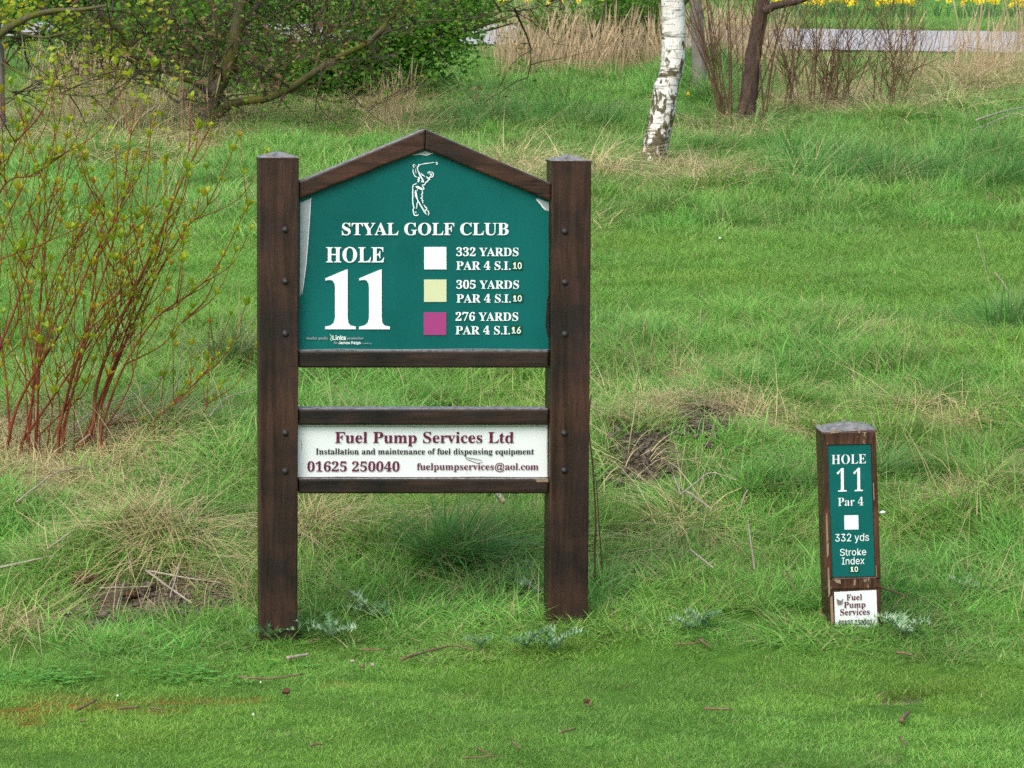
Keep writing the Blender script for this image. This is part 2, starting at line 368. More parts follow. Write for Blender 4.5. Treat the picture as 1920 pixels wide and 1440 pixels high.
# ------------------------------------------------------------------ grass: blade clumps, scattered
LIB = {}
def blades(n, radius, h, w, lean=.3, bend=.4, wind=(.25, -.05), dry=.0, flatn=0., seg=3, seed=0, tone=(0, 1), head=False):
    g = np.random.default_rng(seed); r = radius * np.sqrt(g.random(n)); a = g.random(n) * 2 * np.pi
    root = np.stack([r * np.cos(a), r * np.sin(a), np.full(n, -.012)], -1)
    d = g.random(n) * 2 * np.pi; ld = np.stack([np.cos(d), np.sin(d)], -1) * (.4 + g.random(n)[:, None]) + np.stack([np.cos(a), np.sin(a)], -1) * .5 * (r / radius)[:, None] + np.array(wind)
    hh = h[0] + (h[1] - h[0]) * g.random(n) ** 1.3; ww = w * (.6 + .8 * g.random(n)); tw = g.random(n) * np.pi
    L = lean * (.3 + g.random(n)); B = bend * (.2 + g.random(n) * 1.2)
    tone_v = tone[0] + (tone[1] - tone[0]) * g.random(n); dryv = (g.random(n) < dry) * (.6 + .4 * g.random(n))
    V = []; C = []
    wd = np.stack([np.cos(tw), np.sin(tw), np.zeros(n)], -1)
    for k in range(seg + 1):
        t = k / seg; hor = hh * (L * t + B * t * t); z = hh * (t - .42 * np.minimum(B, 1.3) * t * t) * (1 - flatn)
        z = z + flatn * hh * .22 * math.sin(math.pi * min(t * 1.1, 1)) * (g.random(n) * .2 + .9)
        p = root + np.concatenate([ld * hor[:, None], z[:, None]], -1)
        wk = ww * (1 - t ** 1.7) if not head else ww * (.9 if t < .7 else 2.6 * (1 - t) / .3 + .3)
        if k < seg: V += [p - wd * wk[:, None] / 2, p + wd * wk[:, None] / 2]; C += [np.stack([tone_v, np.full(n, t), dryv, np.ones(n)], -1)] * 2
        else: V.append(p); C.append(np.stack([tone_v, np.ones(n), dryv, np.ones(n)], -1))
    nv = 2 * seg + 1; V = np.stack(V, 1).reshape(-1, 3); C = np.stack(C, 1).reshape(-1, 4); b = np.arange(n)[:, None] * nv
    qs = [b + np.array([[2 * k, 2 * k + 1, 2 * k + 3, 2 * k + 2]]) for k in range(seg - 1)]; tr = b + np.array([[2 * seg - 2, 2 * seg - 1, 2 * seg]])
    return V, ([np.concatenate(qs)] if qs else []) + [tr], C
def lib(name, m, variants):
    c = bpy.data.collections.new(name)
    for i, kw in enumerate(variants):
        V, Fq, C = blades(**kw); c.objects.link(bpy.data.objects.new('%s_%02d' % (name, i), npmesh(name, V, Fq, m, C)))
    LIB[name] = (c, len(variants)); return c
def gn_tree(name, coll):
    nt = bpy.data.node_groups.new(name, 'GeometryNodeTree')
    nt.interface.new_socket('Geometry', in_out='INPUT', socket_type='NodeSocketGeometry'); nt.interface.new_socket('Geometry', in_out='OUTPUT', socket_type='NodeSocketGeometry')
    i = nt.nodes.new('NodeGroupInput'); o = nt.nodes.new('NodeGroupOutput'); ip = nt.nodes.new('GeometryNodeInstanceOnPoints'); ci = nt.nodes.new('GeometryNodeCollectionInfo')
    ci.inputs['Collection'].default_value = coll; ci.inputs['Separate Children'].default_value = True; ci.inputs['Reset Children'].default_value = True
    def na(nm, ty): q = nt.nodes.new('GeometryNodeInputNamedAttribute'); q.data_type = ty; q.inputs[0].default_value = nm; return [s for s in q.outputs if s.enabled][0]
    l = nt.links; l.new(i.outputs[0], ip.inputs['Points']); l.new(ci.outputs[0], ip.inputs['Instance']); ip.inputs['Pick Instance'].default_value = True
    l.new(na('idx', 'INT'), ip.inputs['Instance Index']); l.new(na('rot', 'FLOAT_VECTOR'), ip.inputs['Rotation']); l.new(na('scl', 'FLOAT_VECTOR'), ip.inputs['Scale'])
    l.new(ip.outputs[0], o.inputs[0]); return nt
TOTAL = {}
def scatter(name, libname, dens, pfun, label, y0, y1, scale=(.8, 1.25), tint=(.68, 1.3), dryv=0., spin=True, yel=.3, seed=1, cat='grass', margin=1.3, zoff=0.):
    """dens: max per m2; pfun(px,py,x,y,soil,straw,rust)->acceptance 0..1"""
    g = np.random.default_rng(seed); hw = lambda y: .150 * y + margin
    area = (hw(y0) + hw(y1)) * (y1 - y0); n = int(dens * area)
    y = y0 + (y1 - y0) * g.random(int(n * 1.0)); keep = g.random(n) < hw(y) / hw(y1); 
    y = y0 + (y1 - y0) * g.random(int(n * 1.6)); y = y[g.random(len(y)) < hw(y) / hw(y1)][:n]
    x = (g.random(len(y)) * 2 - 1) * hw(y)
    px, py, so_, st, ru = zones(x, y)
    for q in (.10, .2): so_ = np.maximum(so_, zones(x * (y + q) / y, y + q)[2])   # grass stays short just in front of bare earth
    p = pfun(px, py, x, y, so_, st, ru)
    k = g.random(len(x)) < p; x, y, px, py, st = x[k], y[k], px[k], py[k], st[k]; n = len(x)
    z = H(x, y) + zoff; c, nv = LIB[libname]
    me = bpy.data.meshes.new(name); me.vertices.add(n); me.vertices.foreach_set('co', np.stack([x, y, z], -1).astype(np.float32).ravel())
    def at_(nm, ty, key, arr): a = me.attributes.new(nm, ty, 'POINT'); a.data.foreach_set(key, arr.ravel())
    at_('idx', 'INT', 'value', g.integers(0, nv, n).astype(np.int32))
    rz = g.random(n) * 2 * np.pi if spin else (g.random(n) - .5) * 1.2
    e = .06; ax = np.arctan((H(x, y + e) - H(x, y - e)) / (2 * e)) + (g.random(n) - .5) * .12; by = -np.arctan((H(x + e, y) - H(x - e, y)) / (2 * e)) + (g.random(n) - .5) * .12
    # tilt with the slope, after the spin: M = Rx(ax) Ry(by) Rz(rz), read back as XYZ euler angles
    ca, sa, cb, sb, cz_, sz = np.cos(ax), np.sin(ax), np.cos(by), np.sin(by), np.cos(rz), np.sin(rz)
    m00 = cb * cz_; m10 = sa * sb * cz_ + ca * sz; m20 = -ca * sb * cz_ + sa * sz; m21 = ca * sb * sz + sa * cz_; m22 = ca * cb
    eu = np.stack([np.arctan2(m21, m22), -np.arcsin(np.clip(m20, -1, 1)), np.arctan2(m10, m00)], -1)
    at_('rot', 'FLOAT_VECTOR', 'vector', eu.astype(np.float32))
    s = scale[0] + (scale[1] - scale[0]) * g.random(n); s = s * (.75 + .5 * fbm(x * 3 + 5, y * 3)); s3 = s * (np.clip(.42 + .7 * sm(10.6, 11.25, y), 0, 1) if libname == 'rough_clump' else 1.); at_('scl', 'FLOAT_VECTOR', 'vector', np.stack([s, s, s3], -1).astype(np.float32))
    br = tint[0] + (tint[1] - tint[0]) * (.4 * g.random(n) + .6 * np.clip((fbm(x * 4, y * 4 + 40) - .3) * 2.5, 0, 1))
    dr = dryv * (g.random(n) ** 2) + np.clip(st - .45, 0, 1) * .5 * (g.random(n) < .5) * (dryv > 0); ye = yel * .75 * np.clip((fbm(x * 1.6 + 50, y * 1.6) - .35) * 2.2, 0, 1)
    at_('tint', 'FLOAT_COLOR', 'color', np.stack([br, dr, ye, np.ones(n)], -1).astype(np.float32))
    o = link(name, me); tag(o, label, cat, kind='stuff'); md = o.modifiers.new('scatter', 'NODES'); md.node_group = gn_tree(name, c); TOTAL[name] = n
    return o

lib('lawn_clump', M_LAWN, [dict(n=260, radius=.08, h=(.008, .028), w=.0030, lean=.7, bend=.5, dry=.06, seg=2, seed=s) for s in range(5)])
lib('fairway_clump', M_LAWN, [dict(n=700, radius=.22, h=(.02, .055), w=.0045, lean=.7, bend=.5, dry=.07, seg=2, seed=10 + s) for s in range(5)])
lib('rough_clump', M_ROUGH, [dict(n=230, radius=.11, h=(.025, .10), w=.0042, lean=.6, bend=.8, dry=.12, seg=4, seed=20 + s) for s in range(7)])
lib('tuft_clump', M_ROUGH, [dict(n=22, radius=.05, h=(.07, .17), w=.0058, lean=.5, bend=.8, dry=.10, seg=5, seed=90 + s, tone=(.45, 1)) for s in range(6)])
lib('meadow_clump', M_ROUGH, [dict(n=260, radius=.20, h=(.035, .13), w=.006, lean=.4, bend=.7, dry=.10, seg=4, seed=30 + s) for s in range(6)])
lib('tussock_clump', M_TUSS, [dict(n=230, radius=.09, h=(.15, .40), w=.0065, lean=.45, bend=1.0, dry=.12, seg=5, seed=40 + s) for s in range(5)])
lib('straw_clump', M_STRAW, [dict(n=46, radius=.08, h=(.08, .26), w=.0028, lean=.9, bend=.8, dry=0, flatn=.75, seg=5, seed=50 + s) for s in range(6)])
lib('stalk_clump', M_STRAW, [dict(n=7, radius=.10, h=(.18, .42), w=.003, lean=.35, bend=.3, dry=0, seg=4, seed=60 + s) for s in range(6)])
lib('reed_clump', M_REED, [dict(n=20, radius=.18, h=(.35, .75), w=.006, lean=.12, bend=.12, wind=(.3, 0), dry=.3, seg=5, seed=70 + s, head=True) for s in range(5)])
def leaflets(n, radius, size, seed, zr):
    g = np.random.default_rng(seed); V = []; C = []
    for i in range(n):
        r = radius * math.sqrt(g.random()); a = g.random() * 6.28; c = np.array([r * math.cos(a), r * math.sin(a), zr[0] + (zr[1] - zr[0]) * g.random()]); t0 = g.random()
        for q in range(3):
            b = a + q * 2.094; s = size * (.7 + .6 * g.random()); d = np.array([math.cos(b), math.sin(b), .25 * (g.random() - .3)]); w = np.array([-math.sin(b), math.cos(b), .2 * (g.random() - .5)])
            V += [c, c + d * s * .6 + w * s * .45, c + d * s, c + d * s * .6 - w * s * .45]; C += [(t0, .5, 0, 1)] * 4
    return np.array(V), [np.arange(len(V)).reshape(-1, 4)], np.array(C)
cc = bpy.data.collections.new('clover')
for s in range(4):
    V, Fq, C = leaflets(20, .08, .011, s, (.002, .025)); cc.objects.link(bpy.data.objects.new('clover_%d' % s, npmesh('clover', V, Fq, M_CLOV, C)))
LIB['clover'] = (cc, 4)

def crumbs(seed):
    g = np.random.default_rng(seed); V = []; Fq = []
    oct_ = np.array([[1, 0, 0], [0, 1, 0], [-1, 0, 0], [0, -1, 0], [0, 0, 1], [0, 0, -1.]]); F_ = np.array([[0, 1, 4], [1, 2, 4], [2, 3, 4], [3, 0, 4], [1, 0, 5], [2, 1, 5], [3, 2, 5], [0, 3, 5]])
    for i in range(26):
        r_ = .08 * math.sqrt(g.random()); a = g.random() * 6.28; s_ = .003 + .012 * g.random() ** 3; V.append(oct_ * s_ * (.6 + .7 * g.random((6, 1))) * [1, 1, .7] + g.normal(0, s_ * .2, (6, 3)) + [r_ * math.cos(a), r_ * math.sin(a), s_ * .3]); Fq.append(F_ + 6 * i)
    return np.concatenate(V), [np.concatenate(Fq)]
M_CRUMB = bark('soil_crumbs', (.05, .04, .03), (.21, .18, .14), None)
cc = bpy.data.collections.new('crumb')
for s in range(4):
    V, Fq = crumbs(s); cc.objects.link(bpy.data.objects.new('crumb_%d' % s, npmesh('crumb', V, Fq, M_CRUMB)))
LIB['crumb'] = (cc, 4)
TEE = lambda px, py: sm(1180, 1245, py + (fbm(px / 60, py / 40) - .5) * 80)
def fairway(px, py):
    lo = np.where(px < 700, 650, 600) ; hi = np.where(px < 700, 440, 420)
    return sm(hi - 12, hi + 25, py + (fbm(px / 90, py / 30) - .5) * 40) * (1 - sm(lo - 20, lo + 25, py + (fbm(px / 70, py / 40 + 9) - .5) * 50))
scatter('tee_grass', 'lawn_clump', 380, lambda px, py, x, y, so, st, ru: TEE(px, py) * (1 - .97 * so) * (1 - .6 * ru), 'close-mown bright green tee grass in the foreground', 8.2, 11.2, scale=(.9, 1.2), dryv=.10, yel=.75, seed=1)
scatter('fairway_grass', 'fairway_clump', 64, lambda px, py, x, y, so, st, ru: fairway(px, py), 'mown strip of short grass behind the hole sign', 14.4, 20.4, dryv=.08, yel=.55, seed=2, tint=(.8, 1.1))
scatter('rough_grass', 'rough_clump', 150, lambda px, py, x, y, so, st, ru: (1 - TEE(px, py)) * (1 - fairway(px, py)) * (1 - .95 * so) * (1 - .8 * st), 'uncut green grass on the bank around the posts', 10.0, 16.2, dryv=.22, yel=.7, seed=3, scale=(.7, 1.35))
scatter('meadow_grass', 'meadow_clump', 42, lambda px, py, x, y, so, st, ru: (1 - fairway(px, py)) * (1 - .35 * st), 'long green grass on the slope below the trees', 18.4, 31.8, dryv=.3, yel=.5, seed=4, scale=(.8, 1.3))
scatter('verge_grass', 'meadow_clump', 30, lambda px, py, x, y, so, st, ru: (y > 33.2 + ROADK * (x - 3) + 4.05) * 1., 'green verge beyond the road under the daffodils', 34, 50, dryv=.25, yel=.3, seed=5, scale=(.7, 1.2))
scatter('near_verge_grass', 'meadow_clump', 28, lambda px, py, x, y, so, st, ru: (y < 33.2 + ROADK * (x - 3) - .1) * 1., 'long grass along the near edge of the road', 31, 36.5, dryv=.9, yel=.3, seed=6, scale=(.35, .7))
scatter('tuft_grass', 'tuft_clump', 95, lambda px, py, x, y, so, st, ru: (1 - sm(1165, 1200, py)) * (1 - fairway(px, py)) * (1 - .97 * so) * (.25 + .75 * (fbm(x * 5, y * 5 + 70) > .48)), 'broad-bladed tufts of fresh grass on the bank', 10.75, 16.0, dryv=.2, yel=.5, seed=13, scale=(.55, 1.15), tint=(.95, 1.3))
FRINGE = [(790, 1160, 190, 26), (1270, 1160, 130, 28), (240, 1200, 220, 22), (1810, 1150, 120, 30), (700, 1120, 120, 20), (1440, 1150, 70, 24)]
scatter('fringe_grass', 'tuft_clump', 190, lambda px, py, x, y, so, st, ru: np.clip(mk(FRINGE, px, py) * 1.5 - .3 + (fbm(x * 8, y * 8) - .5), 0, 1) * (mk(FRINGE, px, py) > .15) * (1 - sm(1190, 1215, py) * (px > 480)), 'lush longer fringe where the mown tee meets the bank', 10.0, 12.0, dryv=.1, yel=.4, seed=16, scale=(.5, .95), tint=(.85, 1.3))
FEET = [(478, 1196, 22, 14), (562, 1204, 20, 12), (520, 1212, 50, 8), (1060, 1160, 60, 10), (1012, 1150, 18, 12), (1110, 1152, 20, 12), (1552, 1196, 22, 10), (1660, 1192, 22, 10), (1605, 1200, 55, 8)]
scatter('foot_grass', 'tuft_clump', 420, lambda px, py, x, y, so, st, ru: np.clip(mk(FEET, px, py) * 1.4 - .3, 0, 1), 'longer grass hugging the feet of the posts', 10.0, 11.3, dryv=.15, yel=.3, seed=15, scale=(.3, .65), tint=(.8, 1.2))
TUS = [(1560, 335, 130, 22), (1850, 335, 120, 24), (1700, 345, 120, 14), (900, 235, 90, 16), (430, 712, 50, 16), (1900, 610, 40, 30), (840, 1078, 80, 18),
       (1830, 365, 90, 12), (1680, 905, 60, 26), (1330, 185, 60, 20), (1060, 240, 90, 16), (640, 965, 50, 20)]
scatter('tussock_grass', 'tussock_clump', 22, lambda px, py, x, y, so, st, ru: np.clip(mk(TUS, px, py) * 1.7 - .25, 0, 1), 'dark blue-green tussocks of long arching grass', 10.9, 31.5, tint=(.75, 1.15), dryv=.15, yel=.1, seed=7, scale=(.55, 1.15), spin=False)
scatter('dry_grass', 'straw_clump', 420, lambda px, py, x, y, so, st, ru: np.clip(st * .85 + .03 * (py < 1050) - .03, 0, 1) * (1 - .4 * sm(1080, 1140, py)) * (1 - .93 * so) * (1 - TEE(px, py)) * (1 - fairway(px, py)), 'matted dead straw lying in the rough', 10.6, 16.2, seed=8, tint=(.7, 1.2), yel=0)
scatter('matted_dry_grass', 'straw_clump', 80, lambda px, py, x, y, so, st, ru: np.clip(st * .9 - .05, 0, 1) * (1 - fairway(px, py)) * (y < 31), 'pale dead grass matted under the trees', 18.6, 31.5, seed=9, tint=(.8, 1.2), yel=0, scale=(1.2, 2.2))
scatter('dead_stalks', 'stalk_clump', 20, lambda px, py, x, y, so, st, ru: (1 - TEE(px, py)) * (1 - fairway(px, py)) * (.16 + .9 * st + .3 * gauss(px, py, 1550, 780, 350, 130)) * (y < 31.2), 'thin bleached stalks standing in the rough grass', 10.9, 31.5, seed=10, tint=(.9, 1.3), yel=0, scale=(.4, 1.0), spin=False)
REED = [(1120, 128, 130, 34), (1000, 135, 90, 24), (1215, 118, 60, 44), (1130, 105, 90, 24), (1800, 160, 140, 24), (1500, 175, 60, 30), (230, 235, 150, 45), (160, 190, 80, 40), (1380, 130, 90, 30), (1640, 175, 120, 24), (1880, 120, 60, 26), (720, 235, 60, 16)]
scatter('dry_reeds', 'reed_clump', 24, lambda px, py, x, y, so, st, ru: np.clip(mk(REED, px, py) * 1.6 - .3, 0, 1) * np.where((px > 850) & (px < 1460), 1., .25) * (y < 33.2 + ROADK * (x - 3) - .2), 'tall tan dead reeds standing below the road', 22, 33.5, seed=11, tint=(.9, 1.3), yel=0, scale=(.55, 1.0), spin=False, cat='reeds')
CLV = [(100, 1285, 160, 22), (330, 1270, 120, 22), (520, 1258, 60, 14), (380, 1140, 60, 20)]
scatter('clover', 'clover', 190, lambda px, py, x, y, so, st, ru: np.clip(mk(CLV, px, py) * 1.3 - .2 + (fbm(x * 6, y * 6) - .5) * 2.6, 0, 1) * (mk(CLV, px, py) > .2), 'low patch of clover leaves along the edge of the tee', 9.4, 11.6, seed=12, tint=(.8, 1.2), yel=0, cat='clover')

scatter('soil_crumbs', 'crumb', 170, lambda px, py, x, y, so, st, ru: so * (y > 10.7), 'crumbs of bare earth where the turf is scraped away', 8.6, 15.5, seed=14, tint=(1, 1), yel=0, cat='soil', scale=(.6, 1.6))

# ------------------------------------------------------------------ lettering
def mb(s):                                    # bold serif letterforms
    o = ''
    for ch in s:
        if 'A' <= ch <= 'Z': o += chr(0x1D400 + ord(ch) - 65)
        elif 'a' <= ch <= 'z': o += chr(0x1D41A + ord(ch) - 97)
        elif '0' <= ch <= '9': o += chr(0x1D7CE + ord(ch) - 48)
        else: o += ch
    return o
try: INTER = bpy.data.fonts.load(bpy.utils.system_resource('DATAFILES') + '/fonts/Inter.woff2')
except Exception: INTER = None
class Plane:                                  # an upright face; S() turns a photo pixel into its local (u, v)
    def __init__(s, px, py, Y, yaw):
        s.o = at(px, py, Y); s.o = Vector((s.o.x, s.o.y, 0)); s.yaw = yaw
        s.u = Vector((math.cos(yaw), math.sin(yaw), 0)); s.n = Vector((-math.sin(yaw), math.cos(yaw), 0))
    def S(s, px, py):
        d = ray(px, py); c = Vector((0, 0, CAM_Z)); t = (s.o - c).dot(s.n) / d.dot(s.n); p = c + d * t
        return (p - s.o).dot(s.u), p.z
def letters(pl, text, x0, x1, ytop, ybase, m, parent, dy=-.0015, serif=True, off=0., slant=0., rot=0., name='lettering'):
    c = bpy.data.curves.new('t', 'FONT'); c.body = mb(text) if serif else text; c.offset = off; c.resolution_u = 3; c.extrude = .002; c.shear = slant
    if not serif and INTER: c.font = INTER
    c.offset = 0
    o = bpy.data.objects.new('t', c); COL.objects.link(o)
    bpy.context.view_layer.update(); dg = bpy.context.evaluated_depsgraph_get(); me = bpy.data.meshes.new_from_object(o.evaluated_get(dg)); 
    n = len(me.vertices); co = np.empty(n * 3, np.float32); me.vertices.foreach_get('co', co); co = co.reshape(-1, 3)
    a, b = pl.S(x0, ybase), pl.S(x1, ytop); mn, mx = co[:, 0].min(), co[:, 0].max(); top = co[:, 1].max()
    if off:
        c.offset = off; bpy.context.view_layer.update(); dg = bpy.context.evaluated_depsgraph_get(); me = bpy.data.meshes.new_from_object(o.evaluated_get(dg))
        n = len(me.vertices); co = np.empty(n * 3, np.float32); me.vertices.foreach_get('co', co); co = co.reshape(-1, 3)
    bpy.data.objects.remove(o)
    e = pl.S(x1, ybase); mid = pl.S((x0 + x1) / 2, ytop); m0 = ((a[0] + e[0]) / 2, (a[1] + e[1]) / 2); h = (e[0] - a[0]) / 2; rot = rot + math.atan2(e[1] - a[1], e[0] - a[0])
    u = (co[:, 0] - mn) / (mx - mn) * 2 * h; v = co[:, 1] / top * (mid[1] - m0[1])
    cr, sr = math.cos(rot), math.sin(rot); u = u - h; ur = u * cr - v * sr; vr = u * sr + v * cr
    out = np.stack([m0[0] + ur, dy + np.where(co[:, 2] > 0, -.0004, .0004), m0[1] + vr], -1)
    me.vertices.foreach_set('co', out.astype(np.float32).ravel()); me.materials.clear(); me.materials.append(m); me.update()
    return link(name, me, parent)
def slab(pl, poly, y0, y1, name, m, parent, bev=0., lab=None):   # poly in photo pixels on the face; extruded from depth y0 to y1
    P = [pl.S(*p) for p in poly]; n = len(P); ac = Acc()
    vs = [(u, y0, v) for u, v in P] + [(u, y1, v) for u, v in P]
    fs = [tuple(range(n)), tuple(range(2 * n - 1, n - 1, -1))] + [(i, i + n, (i + 1) % n + n, (i + 1) % n) for i in range(n)]
    ac.add(vs, fs); me = ac.mesh(name, m); o = link(name, me, parent)
    import bmesh
    bm = bmesh.new(); bm.from_mesh(me); bmesh.ops.recalc_face_normals(bm, faces=bm.faces)
    if bev: bmesh.ops.bevel(bm, geom=[e for e in bm.edges], offset=bev, segments=2, affect='EDGES', profile=.6)
    bm.to_mesh(me); bm.free()
    if lab: o['label'] = lab
    return o
def recenter(o):                              # put the origin of a part at its own middle (wood grain, bolts)
    me = o.data; n = len(me.vertices); co = np.empty(n * 3, np.float32); me.vertices.foreach_get('co', co); co = co.reshape(-1, 3)
    c = co.mean(0); co -= c; me.vertices.foreach_set('co', co.ravel()); o.location = tuple(float(q) for q in c); me.update(); return o
def strokes(pl, lines, conv, width, m, parent, name, dy=-.0012):
    ac = Acc()
    for ln in lines:
        wd = width
        if isinstance(ln[0], (int, float)): wd = width * ln[0]; ln = ln[1:]
        P = [pl.S(*conv(*p)) for p in ln]; n = len(P)
        L, Rr = [], []
        for i in range(n):
            a, b = P[max(i - 1, 0)], P[min(i + 1, n - 1)]; dx, dz = b[0] - a[0], b[1] - a[1]; q = math.hypot(dx, dz) or 1
            w = wd / 2 * (1 if 0 < i < n - 1 else .55); nxv, nzv = -dz / q * w, dx / q * w
            L.append((P[i][0] + nxv, dy, P[i][1] + nzv)); Rr.append((P[i][0] - nxv, dy, P[i][1] - nzv))
        for i in range(n - 1): ac.add([L[i], L[i + 1], Rr[i + 1], Rr[i]], [(0, 1, 2, 3)])
        dy -= .00002
    return link(name, ac.mesh(name, m), parent)

# ------------------------------------------------------------------ the big hole sign
SP = Plane(797, 700, 10.75, .13)
sign = empty('hole_sign', SP.o, SP.yaw)
tag(sign, 'large dark brown wooden golf hole sign with green gabled board and white advert board', 'sign')
def post(x0t, x1t, yt, x0b, x1b, yb, yp, xp):
    o = slab(SP, [(x0b, yb), (x1b, yb), (x1t, yt), (x0t, yt)], -.012, .113, 'post', M_WOODZ, sign, .004)
    recenter(o)
    a, b = SP.S(x0t, yt), SP.S(x1t, yt); c = SP.S(xp, yp); ac = Acc(); e = .001
    ym = .0505; zt = max(a[1], b[1]) - .0015
    ac.add([(a[0] - e, -.013, a[1] - .004), (b[0] + e, -.013, b[1] - .004), (b[0] + e, .114, b[1] - .004), (a[0] - e, .114, a[1] - .004),
            (a[0] - e, -.013, a[1] + .001), (b[0] + e, -.013, b[1] + .001), (b[0] + e, .114, b[1] + .001), (a[0] - e, .114, a[1] + .001), ((a[0] + b[0]) / 2, ym, c[1] - .001)],
           [(3, 2, 1, 0), (0, 1, 5, 4), (1, 2, 6, 5), (2, 3, 7, 6), (3, 0, 4, 7), (4, 5, 8), (5, 6, 8), (6, 7, 8), (7, 4, 8)])
    cap = link('post_cap', ac.mesh('post_cap', M_WOODZ), sign); recenter(cap)
    return o
post(485, 560, 296, 487, 557, 1245, 283, 522)
post(1034, 1108, 302, 1028, 1101, 1215, 289, 1071)
recenter(slab(SP, [(561, 373.5), (797, 280), (798, 242), (561, 341)], .006, .075, 'gable_rail', M_WOODG, sign, .006))
recenter(slab(SP, [(797.6, 280), (1033.5, 377.5), (1034, 344), (798.6, 242)], .0065, .0755, 'gable_rail', M_WOODG, sign, .006))
for y0, y1 in ((658, 690), (767, 797.5), (897.5, 926)):
    recenter(slab(SP, [(559.5, y1), (1029, y1), (1029.5, y0), (560, y0)], .004, .085, 'rail', M_WOODX, sign, .006))
board = slab(SP, [(561, 657), (1031, 657), (1031, 370), (797.3, 272), (561, 366)], .0270, .042, 'panel', M_GREEN, sign, 0, 'green pentagonal board with white lettering')
ad = slab(SP, [(559, 896.5), (1029, 896.5), (1029, 798.5), (559, 798.5)], .0270, .042, 'advert_board', M_WHITE, sign, 0, 'white rectangular advert board with maroon lettering')
class Sub(Plane):                             # the printed face lies deeper than the posts' face
    def __init__(s, p, dy): s.o = p.o + p.n * dy; s.u = p.u; s.n = p.n; s.yaw = p.yaw
BP = Sub(SP, .0255)
def frame_off(o): o.location.y += .0255; return o
def L(*a, **k): return frame_off(letters(BP, *a, **k))
L('STYAL GOLF CLUB', 641, 953.5, 417.6, 440.6, M_PRINTW, board, off=.004)
L('HOLE', 611.4, 720, 463, 491.7, M_PRINTW, board, off=.005)
ONE = [(588, 843), (575, 846), (458, 895), (460, 908), (480, 903), (500, 906), (512, 925), (515, 945), (515, 1120), (508, 1150), (490, 1165), (458, 1172), (458, 1187), (635, 1187), (635, 1172), (605, 1166), (592, 1150), (588, 1120)]
for dx in (0, 195.5):
    frame_off(slab(BP, [((x + dx) / 3.065 + 460, y / 3.065 + 230) for x, y in ONE][::-1], -.0018, .0005, 'numeral', M_PRINTW, board))
for (x0, y0, x1, y1, m) in ((795.3, 463, 837, 505, M_PRINTW), (795, 524, 837, 566, M_CREAM), (794.4, 585.6, 836.6, 628, M_MAG)):
    frame_off(slab(BP, [(x0, y1), (x1, y1), (x1, y0), (x0, y0)], -.0012, .0005, 'colour_square', m, board))
for t, x0, x1, yt, yb in (('332 YARDS', 855.4, 972, 463.6, 480), ('PAR 4 S.I.', 855.4, 957, 489.4, 505.7), ('305 YARDS', 855.4, 973, 525, 541.2), ('PAR 4 S.I.', 855.8, 957.5, 551.2, 567.2),
                          ('276 YARDS', 854, 971.4, 585, 601.3), ('PAR 4 S.I.', 854, 956, 610.8, 626.8)):
    L(t, x0, x1, yt, yb, M_PRINTW, board, off=.004)
for t, x0, y0, x1, y1 in (('10', 959.8, 489.2, 980.7, 506), ('10', 959.8, 551, 980.7, 567), ('16', 957.2, 610.4, 979, 627)):
    frame_off(slab(BP, [(x0, y1), (x1, y1), (x1, y0), (x0, y0)], -.0010, .0005, 'sticker', M_STICKG, board, 0, 'small dark green number sticker'))
    L(t, x0 + 2.5, x1 - 3, y0 + 2.8, y1 - 2.2, M_PRINTW, board, dy=-.003, serif=False, off=.014, name='sticker_number')
L('Another quality', 573, 615.7, 631.2, 636.4, M_ALU, board, slant=.3, off=0)
L('Links', 623.8, 648.3, 629, 637, M_PRINTW, board, serif=False, off=.02)
L('production', 650, 681, 631.4, 636.4, M_ALU, board, slant=.3, off=0)
L('for', 625.4, 633, 640, 644.8, M_ALU, board, slant=.3, off=0)
L('James Paige', 634.5, 676, 640, 645.0, M_PRINTW, board, serif=False, off=.014)
L('marketing', 677.5, 696.5, 642.3, 645, M_ALU, board, serif=False)
cz = lambda x, y: (560 + x / 9.6, 600 + y / 9.6)
frame_off(strokes(BP, [[(560, 255), (595, 300), (570, 345), (602, 380)]], cz, .0032, M_CREST, board, 'logo_mark'))
